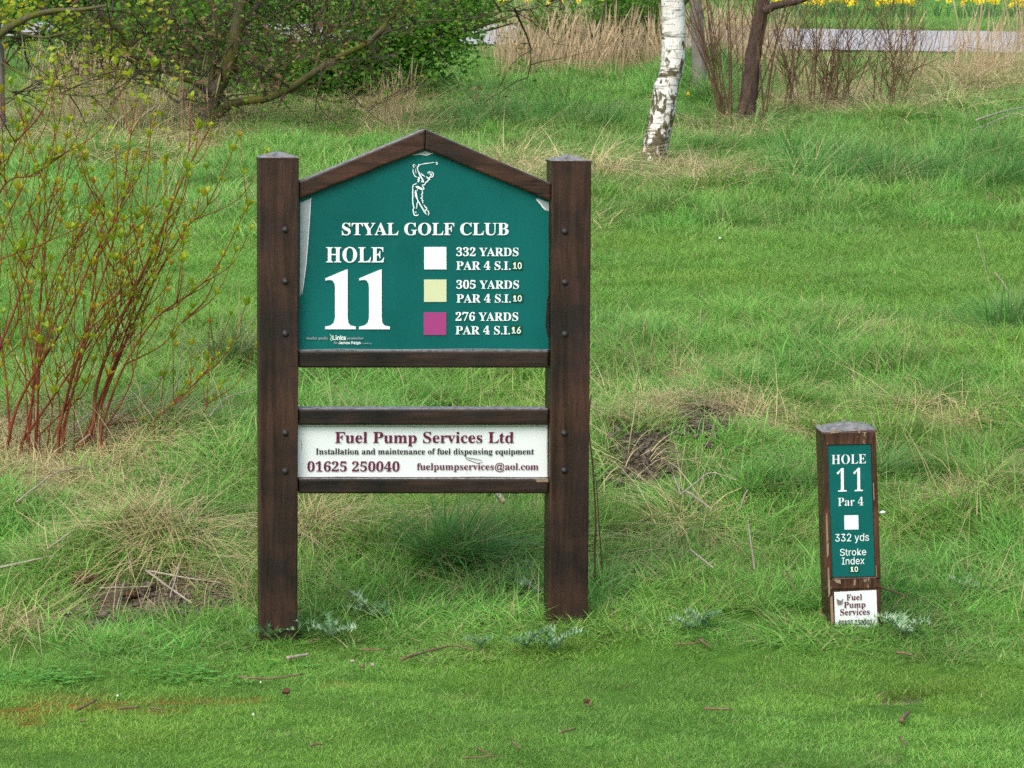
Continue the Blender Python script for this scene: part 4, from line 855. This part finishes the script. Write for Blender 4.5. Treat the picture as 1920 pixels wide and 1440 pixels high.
def dogwood():
    Y0 = 12.75; base = Vector(ground(100, 850)); rnd = random.Random(61)
    t = empty('dogwood_shrub', base); tag(t, 'shrub of slender red-brown stems with fresh yellow-green leaf tips, left of the sign', 'shrub')
    ST_ = [([(142, 850), (174, 799), (180, 730), (208, 643), (243, 563), (278, 487), (316, 400), (350, 320), (393, 240)], 11), ([(172, 803), (222, 674), (250, 608), (288, 528), (347, 431), (389, 400 - 15), (447, 258)], 8),
           ([(8, 866), (28, 775), (62, 705), (121, 608), (177, 476), (222, 400), (240, 290), (252, 205)], 8), ([(111, 800), (139, 695), (173, 580), (208, 469), (220, 400), (217, 283)], 8), ([(52, 838), (62, 730), (75, 573), (83, 487), (90, 400), (125, 262)], 8),
           ([(68, 830), (73, 712), (80, 608), (110, 500), (160, 420), (205, 340)], 6), ([(139, 830), (208, 796), (295, 782), (340, 733), (368, 678)], 5), ([(190, 800), (229, 695), (288, 601), (358, 549), (406, 500), (458, 400), (467, 385)], 6),
           ([(232, 685), (309, 643), (359, 580)], 4), ([(120, 800), (160, 640), (175, 540), (190, 430), (195, 380), (165, 330)], 7), ([(20, 830), (10, 700), (-10, 560), (-30, 420)], 7), ([(-40, 500), (30, 475), (85, 455), (112, 420), (117, 385)], 4),
           ([(-40, 440), (10, 345), (55, 330), (90, 310), (105, 288)], 5), ([(40, 830), (130, 700), (200, 590), (260, 470), (275, 360), (283, 225)], 6), ([(150, 840), (215, 680), (260, 560), (300, 470), (330, 350), (370, 245)], 6),
           ([(-30, 720), (20, 600), (60, 480), (75, 360), (50, 230)], 6), ([(-40, 330), (10, 300), (45, 250), (50, 215)], 5), ([(-30, 380), (20, 290), (35, 240)], 4), ([(110, 810), (130, 720), (150, 640), (200, 560), (216, 490)], 5),
           ([(100, 820), (180, 640), (240, 560), (330, 470), (345, 430)], 4), ([(200, 800), (240, 730), (260, 650), (275, 560), (310, 450), (312, 300)], 4), ([(10, 850), (-10, 770), (0, 690), (30, 610), (40, 540)], 5), ([(60, 830), (100, 790), (150, 740), (190, 640), (217, 560), (222, 480), (265, 395)], 4),
           ([(290, 785), (345, 740), (405, 672)], 3), ([(380, 775), (415, 722)], 2)]
    for j in range(13):
        x0 = rnd.uniform(-25, 205); le = rnd.uniform(-70, 210); top = rnd.uniform(230, 560)
        ST_.append(([(x0, 835), (x0 + le * .2, 835 - (835 - top) * .35), (x0 + le * .55, 835 - (835 - top) * .7), (x0 + le, top)], rnd.uniform(2.5, 4.5)))
    nodes = []
    for pts, w in ST_:
        dy = rnd.uniform(-.35, .35); ac = Acc(); k = Y0 / F / 2; n = len(pts)
        pp = [(x, y, dy * (.2 + .8 * i / n)) for i, (x, y) in enumerate(pts)]; Q = [q - base for q in px_path(pp, Y0, 5)]
        gz = float(H(Q[0].x + base.x, Q[0].y + base.y)) - base.z
        if pts[0][1] > 780: Q = [Vector((Q[0].x - .01, Q[0].y, gz - .06))] + Q
        tube(ac, Q, bez_r(len(Q), w * k * .9, w * k * .22, .7), 7, cap=False, wob=.06)
        m_ = len(Q)
        for i in range(m_ // 3, m_, 2): nodes.append((Q[i], (Q[min(i + 1, m_ - 1)] - Q[i - 1]).normalized(), .8))
        nodes.append((Q[-1], (Q[-1] - Q[-2]).normalized(), 1.1))
        for _ in range(int(2 + m_ / 5)):
            i = rnd.randint(m_ // 4, m_ - 3); d = (Q[i + 1] - Q[i]).normalized(); side = Vector((rnd.choice((-1, 1)) * rnd.uniform(.3, .8), rnd.gauss(0, .4), .15)); d2 = (d + side).normalized(); Ls = rnd.uniform(.08, .42)
            T = smooth_path([Q[i], Q[i] + d2 * Ls * .5, Q[i] + d2 * Ls * .8 + Vector((0, 0, Ls * .3))], 4); tube(ac, T, bez_r(len(T), .0028, .0012), 4, cap=False)
            nodes.append((T[-1], (T[-1] - T[-2]).normalized(), 1.)); 
            if Ls > .2: nodes.append((T[4], (T[5] - T[4]).normalized(), .75))
        link('stem', ac.mesh('stem', M_RED, True), t)
    rnd.shuffle(nodes); print('clusters', len(nodes))
    rest = Acc()
    for n_, (p, d, s) in enumerate(nodes):
        rot = (d + Vector((0, 0, .6))).to_track_quat('Z', 'Y') @ Matrix.Rotation(rnd.uniform(0, 6), 3, 'Z').to_quaternion(); q = s * rnd.uniform(.8, 1.45); me = CL[rnd.randint(0, 5)]
        if n_ < 300:
            o = link('leaf_cluster', me, t); o.location = p; o.rotation_mode = 'QUATERNION'; o.rotation_quaternion = rot; o.scale = (q, q, q)
        else:
            tone = rnd.random(); rest.add([p + rot @ (v.co * q) for v in me.vertices], [tuple(f.vertices) for f in me.polygons], 0, (tone, .5, 0, 1))
    link('leaf_tips', rest.mesh('leaf_tips', M_DOG), t)['kind'] = 'stuff'
dogwood()

# ------------------------------------------------------------------ daffodils
def daffodils():
    ms, my = flat('daffodil_stem', (.07, .19, .05), .6), flat('daffodil_petal', (.86, .72, .03), .5, .2, .2, 30); mo = flat('daffodil_cup', (.80, .50, .01), .5, .2, .1)
    mes = []
    for v in range(4):
        g = random.Random(v); ac = Acc(); h = .24 + .07 * g.random(); tube(ac, [(0, 0, -.03), (.01, 0, h * .6), (.02, -.02, h)], [.004, .0035, .003], 4, 0)
        for i in range(4):
            a = g.uniform(0, 6.28); d = Vector((math.cos(a), math.sin(a), 0)); w = Vector((-d.y, d.x, 0)) * .006; ac.add([-w, w, d * .04 + Vector((0, 0, h * .5)) + w, d * .04 + Vector((0, 0, h * .5)) - w, d * .10 + Vector((0, 0, h * .85))], [(0, 1, 2, 3), (3, 2, 4)], 0)
        c = Vector((.02, -.03, h + .01)); f = Vector((g.uniform(-.6, .6), -1, g.uniform(-.3, .3))).normalized(); u = f.orthogonal().normalized(); w = f.cross(u)
        for i in range(6):
            a = i * math.pi / 3; d = u * math.cos(a) + w * math.sin(a); e = f.cross(d); ac.add([c, c + d * .024 + e * .013, c + d * .045 - f * .004, c + d * .024 - e * .013], [(0, 1, 2, 3)], 1)
        P = [c, c + f * .018, c + f * .028]; tube(ac, P, [.008, .011, .016], 8, 2, cap=False)
        mes.append(ac.mesh('daffodil', [ms, my, mo]))
    rnd = random.Random(71); spots = []
    for _ in range(125):
        x = rnd.choice((1450, 1490, 1545, 1600, 1655, 1700, 1760, 1815, 1850, 1900)) + rnd.gauss(0, 18); spots.append((x, rnd.gauss(13 + (x - 1430) * .012, 6.5)))
    for _ in range(34): spots.append((rnd.uniform(830, 1200), rnd.gauss(14, 5)))
    for _ in range(12): spots.append((rnd.uniform(20, 110), rnd.gauss(40, 12)))
    spots += [(1291, 168), (1182, 7), (1186, 20)]
    for i, (x, y) in enumerate(spots):
        if y > 150: p = ground(x, y + 40)
        else:
            Y = rnd.uniform(42.4, 46.5) - .25 * max(0, y - 10) * .3 if x > 800 else 41.; X = (x - 960) / F * Y; p = Vector((X, Y, float(H(X, Y))))
        o = link('daffodil', mes[i % 4]); o.location = p; s = rnd.uniform(.9, 1.25); o.scale = (s, s, s); o.rotation_euler = (0, 0, rnd.uniform(-.9, .9))
        if y > 150: o.scale = (.5, .5, .5); tag(o, 'single yellow daffodil in the grass beside the silver birch', 'daffodil')
        elif x > 1400: tag(o, 'yellow daffodil in the bank of flowers beyond the road', 'daffodil', 'daffodils beyond the road on the right')
        elif x > 800: tag(o, 'yellow daffodil glimpsed behind the broom bush at the top', 'daffodil', 'daffodils behind the broom bush')
        else: tag(o, 'yellow daffodil glimpsed through twigs at the upper left', 'daffodil', 'daffodils glimpsed at the upper left')
daffodils()

# ------------------------------------------------------------------ thistles
def thistle(px, py, size, label, seed, n=9):
    g = random.Random(seed); p = ground(px, py); t = empty('thistle', p); tag(t, label, 'thistle', 'silvery thistle rosettes at the edge of the tee')
    for i in range(n):
        a = i * 6.283 / n + g.uniform(-.3, .3); Ls = size * .8 * g.uniform(.6, 1.1); ac = Acc(); d = Vector((math.cos(a), math.sin(a), 0)); w = Vector((-d.y, d.x, 0)); rise = g.uniform(.35, .9); K = 9
        mid = [d * Ls * (k / K) + Vector((0, 0, .02 + Ls * rise * math.sin(math.pi * .62 * k / K) * .8)) for k in range(K + 1)]; tone = g.random()
        for k in range(K):
            e = .5 + .5 * math.sin(math.pi * (k + .5) / K); hw = Ls * .24 * e * g.uniform(.7, 1.2); m0, m1 = mid[k], mid[k + 1]; mm = (m0 + m1) / 2
            for sgn in (-1, 1):
                tip = mm + w * sgn * hw + d * Ls * .05 + Vector((0, 0, g.uniform(-.01, .025))); t2 = mm + w * sgn * hw * .55 + d * Ls * -.03 + Vector((0, 0, g.uniform(-.005, .015)))
                ac.add([m0, t2, mm, tip, m1], [(0, 1, 2), (2, 3, 4)], 0, (min(1, max(0, tone + g.uniform(-.25, .25))), .5, 0, 1)); ac.add([m0, mm + w * sgn * hw * .3, m1], [(0, 1, 2)], 0, (tone, .5, 0, 1))
        link('leaf', ac.mesh('leaf', M_THIS), t)
TH = [(985, 1225, .13, 'large silvery thistle in front of the sign between its posts'), (1040, 1228, .13, 'silvery thistle just left below the right post of the sign'), (1694, 1202, .12, 'silvery thistle at the right foot of the small marker post'),
      (505, 1208, .10, 'silvery thistle at the foot of the left post'), (540, 1198, .10, 'small silvery thistle touching the right side of the left post'), (620, 1205, .12, 'silvery thistle a little right of the left post'),
      (700, 1170, .12, 'bluish thistle in the taller grass between the posts'), (1290, 1190, .09, 'small thistle between the sign and the marker post'), (1320, 1182, .10, 'pale thistle between sign and marker, the one farther right'),
      (1010, 1130, .09, 'thistle sprig against the left side of the right post'), (1810, 1120, .09, 'faint thistle at the far right beyond the marker'), (900, 1300 - 75, .06, 'tiny thistle seedling on the tee left of the big thistle')]
for i, (x, y, s, lab) in enumerate(TH): thistle(x, y, s, lab, 80 + i, 8 + i % 3)

# ------------------------------------------------------------------ sticks and litter
def stick(pts, w, label, m=None, name='stick', lift=.006, cat='stick', w1=None, group=None):
    P = []
    for q in pts:
        p = ground(q[0], q[1]); P.append(p + Vector((0, 0, lift + (q[2] if len(q) > 2 else 0))))
    base = P[0].copy(); Q = smooth_path([p - base for p in P], 4); r = w / 2 * base.y / F; ac = Acc()
    for i in range(len(Q)): Q[i] = Q[i] + Vector((0, random.uniform(-.002, .002), random.uniform(-.001, .001)))
    tube(ac, Q, bez_r(len(Q), r, (w1 / 2 * base.y / F) if w1 else r * .6), 7, wob=.25)
    o = link(name, ac.mesh(name, m or M_STICK, True)); o.location = base; tag(o, label, cat, group); return o
T = .022
stick([(753, 1251), (790, 1238), (820, 1230), (848, 1225), (887, 1231)], 6, 'long dark bent stick lying on the tee between the posts', lift=T)
stick([(448, 1284), (480, 1286), (520, 1285), (568, 1279)], 5, 'long thin brown stick on the tee left of the sign base', lift=T)
stick([(538, 1248), (560, 1244), (580, 1240)], 8, 'pale chunky stick lying just in front of the left post', M_PALES, lift=T)
stick([(143, 1346), (162, 1338), (180, 1328)], 6, 'short dark stick on the rusty moss patch, leftmost', lift=T)
stick([(222, 1344), (262, 1341)], 6, 'short dark stick on the rusty patch, second from the left', lift=T)
stick([(282, 1342), (306, 1345)], 4, 'small twig at the right end of the rusty patch', lift=T)
stick([(676, 1231), (725, 1232)], 4, 'thin straight tan twig just left of the long bent stick', lift=T)
stick([(583, 1217), (590, 1213), (598, 1214)], 4, 'tiny curved twig right of the left post', lift=T)
stick([(1680, 1236), (1713, 1241)], 5, 'short brown stick below the marker post', lift=T)
stick([(1320, 1343), (1373, 1344)], 6, 'straight dark stick on the tee right of centre', lift=T)
stick([(1690, 1366), (1697, 1358), (1704, 1350)], 11, 'thick grey wood chunk lying on the tee below the bare patch', lift=T)
stick([(1687, 1399), (1700, 1412)], 6, 'short slanting stick at the lower right', lift=T)
stick([(582, 1413), (604, 1411)], 6, 'small grey stick near the bottom edge, left of centre', lift=T)
stick([(868, 1438), (905, 1435), (940, 1433)], 4, 'thin twig along the bottom edge', lift=T)
stick([(895, 1418), (918, 1430)], 5, 'short twig just above the one on the bottom edge', lift=T)
stick([(960, 1406), (973, 1418)], 5, 'little slanting twig at the bottom centre', lift=T)
stick([(1050, 1388), (1080, 1381)], 5, 'short dark twig on the tee below the right post', lift=T)
stick([(1265, 1222), (1300, 1220), (1312, 1213)], 4, 'thin tan twig between the two signs at the grass edge', lift=T)
stick([(1310, 1212), (1330, 1227)], 5, 'short thick twig between the two signs, slanting down right', lift=T)
stick([(905, 926, .03), (945, 968)], 9, 'pale grey rod leaning in the rough under the advert board', M_PALES, lift=.05, cat='rod', name='rod', w1=10)
RB = dict(m=M_PALES, name='fallen_branch', cat='branch', lift=.10)
stick([(1276, 982), (1305, 958), (1333, 940), (1380, 953)], 4, 'bleached bent branch lying right of the sign, upper one', **RB)
stick([(1287, 975), (1310, 992), (1336, 1012)], 5, 'bleached branch stub slanting down right of the sign', **RB)
stick([(1263, 947), (1277, 982)], 4, 'short bleached twig crossing the bent branch', **RB)
stick([(1294, 1088), (1337, 1122)], 5, 'straight dead twig slanting in the grass between sign and marker', **RB)
stick([(1474, 1118), (1484, 1140), (1492, 1156)], 4, 'thin dark twig left of the marker post', M_STICK, lift=.08)
stick([(1651, 1143), (1675, 1150), (1696, 1158)], 5, 'dark twig sticking out at the right foot of the marker', M_STICK, lift=.07)
stick([(274, 1098), (321, 1134), (361, 1160)], 5, 'long bleached stem crossing the bare soil, slanting down right', M_PALES, 'fallen_stalk', .05, 'stalk')
stick([(274, 1099), (340, 1110), (414, 1122)], 4, 'bleached stem crossing the bare soil, nearly level', M_PALES, 'fallen_stalk', .05, 'stalk')
stick([(233, 1119), (226, 1148), (219, 1172)], 5, 'short upright-looking dead stem at the left of the bare soil', M_PALES, 'fallen_stalk', .05, 'stalk')
stick([(337, 1087), (328, 1120), (319, 1149)], 4, 'dead stem across the right half of the bare soil', M_PALES, 'fallen_stalk', .05, 'stalk')
stick([(187, 1134), (240, 1133), (280, 1130)], 4, 'level dead stem at the front of the bare soil', M_PALES, 'fallen_stalk', .05, 'stalk')
stick([(-10, 1101), (50, 1088), (102, 1076)], 5, 'long grey stem reaching in from the left edge to the soil', M_PALES, 'fallen_stalk', .06, 'stalk')
stick([(32, 998), (70, 965), (111, 937), (170, 928)], 4, 'arched dead stem in the grass below the red shrub', M_PALES, 'fallen_stalk', .10, 'stalk')
stick([(90, 1065), (130, 1035), (160, 1005)], 5, 'pale stem slanting up left of the bare soil', M_PALES, 'fallen_stalk', .06, 'stalk')
stick([(130, 860), (180, 820), (250, 790), (330, 735)], 3.5, 'long pale stem rising through the foot of the red shrub', M_PALES, 'fallen_stalk', .10, 'stalk')
stick([(150, 880), (190, 850), (245, 815)], 4, 'shorter pale stem below the foot of the red shrub', M_PALES, 'fallen_stalk', .10, 'stalk')
stick([(395, 830), (425, 795), (480, 780)], 4, 'curved bleached stem left of the sign post', M_PALES, 'fallen_stalk', .10, 'stalk')
stick([(1830, 265), (1875, 250), (1925, 238)], 5, 'white bleached branch in the grass at the right edge', M_PALES, 'fallen_branch', .15, 'branch')
stick([(1822, 278), (1850, 266), (1900, 245), (1925, 250)], 4, 'thinner bleached branch below the white one at the right edge', M_PALES, 'fallen_branch', .12, 'branch')
# standing dead stems
def standing(pts, Y, w, label, m, name='standing_stalk', cat='stalk'):
    P = px_path(pts, Y, 4); base = P[0].copy(); ac = Acc(); k = Y / F / 2; tube(ac, [p - base for p in P], bez_r(len(P), w * k, w * k * .5), 6, wob=.1); o = link(name, ac.mesh(name, m, True)); o.location = base; tag(o, label, cat)
standing([(1117, 1120), (1115, 1040), (1117, 980), (1112, 880), (1104, 800), (1108, 740)], 11.2, 5, 'tall thin reddish dead stem close beside the right post', M_TWIG)
standing([(1128, 1120), (1128, 1060), (1123, 980), (1118, 900)], 11.3, 4, 'shorter reddish dead stem right of the tall one by the right post', M_TWIG)
standing([(1421, 1125), (1414, 1060), (1404, 990), (1402, 975)], 11.3, 6, 'shaggy grey dead stalk standing between sign and marker', M_PALES)
standing([(1388, 955), (1396, 930), (1402, 918)], 12.0, 5, 'short pale dead stalk leaning above the shaggy one', M_PALES)
standing([(1315, 625), (1313, 600), (1314, 580)], 15.2, 4, 'small straw-coloured stalk at the edge of the mown strip', M_PALES)
standing([(1905, 600), (1890, 545), (1865, 510)], 15.6, 5, 'leaning pale stalk at the right edge of the mown strip', M_PALES)
standing([(1880, 590), (1858, 540), (1830, 440)], 15.6, 2.4, 'long hair-thin stalk rising at the right edge', M_PALES)
standing([(330, 735), (338, 680), (344, 640)], 13.2, 4, 'bleached upright stalk right of the red shrub', M_PALES)
# chips, clods, leaves
def lump(px, py, w, h, m, label, cat, name, lift=.02, seed=0, sq=.5):
    import bmesh
    p = ground(px, py); k = p.y / F; bm = bmesh.new(); bmesh.ops.create_icosphere(bm, subdivisions=2, radius=1); g = random.Random(seed)
    for v in bm.verts: f = 1 + .5 * (float(fbm(v.co.x * 1.7 + seed, v.co.y * 1.7 + v.co.z * 2)) - .5) * 2; v.co = Vector((v.co.x * w / 2 * k * f, v.co.y * w / 2 * k * f * .8, v.co.z * h / 2 * k * f))
    me = bpy.data.meshes.new(name); bm.to_mesh(me); bm.free(); me.materials.append(m); o = link(name, me); o.location = p + Vector((0, 0, lift)); o.rotation_euler = (0, 0, g.uniform(0, 3)); tag(o, label, cat)
M_CLOD = bark('soil_clod', (.06, .03, .018), (.15, .075, .045), None)
lump(536, 1309, 17, 11, M_CLOD, 'small reddish-brown clod on the tee', 'clod', 'soil_clod')
lump(1101, 1328, 14, 9, M_CLOD, 'brown curled leaf lump on the tee under the right post', 'dead leaf', 'dead_leaf', seed=2); lump(1107, 1334, 8, 9, M_STICK, 'small tan scrap touching the brown curled leaf', 'scrap', 'wood_scrap', seed=3)
lump(661, 1252, 11, 6, M_PALES, 'pale wood chip left of the long bent stick, upper', 'wood chip', 'wood_chip', seed=4); lump(679, 1262, 12, 8, M_STICK, 'tan wood chip in the middle of the three chips', 'wood chip', 'wood_chip', seed=5)
lump(699, 1260, 9, 8, M_PALES, 'pale wood chip nearest the long bent stick', 'wood chip', 'wood_chip', seed=6)
lump(475, 1353, 5, 5, M_PRINTW, 'tiny white petal on the tee lower left', 'petal', 'petal', seed=7); lump(221, 1318, 5, 4, M_PRINTW, 'tiny white petal on the rusty patch', 'petal', 'petal', seed=8)
lump(489, 1292, 5, 3, M_PRINTW, 'tiny white petal beside the thin stick', 'petal', 'petal', seed=9); lump(1655, 1015, 14, 6, M_PRINTW, 'white scrap in the grass right beside the marker post', 'scrap', 'white_scrap', .10, 10)
lump(1350, 457, 6, 4, M_PRINTW, 'tiny white flower on the far mown grass', 'petal', 'petal', .03, 11)
lump(155, 1385 - 20, 14, 5, M_STICK, 'tan leaf scrap on the tee at lower left', 'dead leaf', 'dead_leaf', seed=12)
lump(160, 1092, 70, 34, M_CLOD, 'upturned clod of brown turf at the left of the bare soil', 'clod', 'soil_clod', .01, 13)
lump(245, 1120, 32, 16, M_CLOD, 'smaller clod at the edge of the bare soil', 'clod', 'soil_clod', .01, 14)
print('instances', TOTAL)
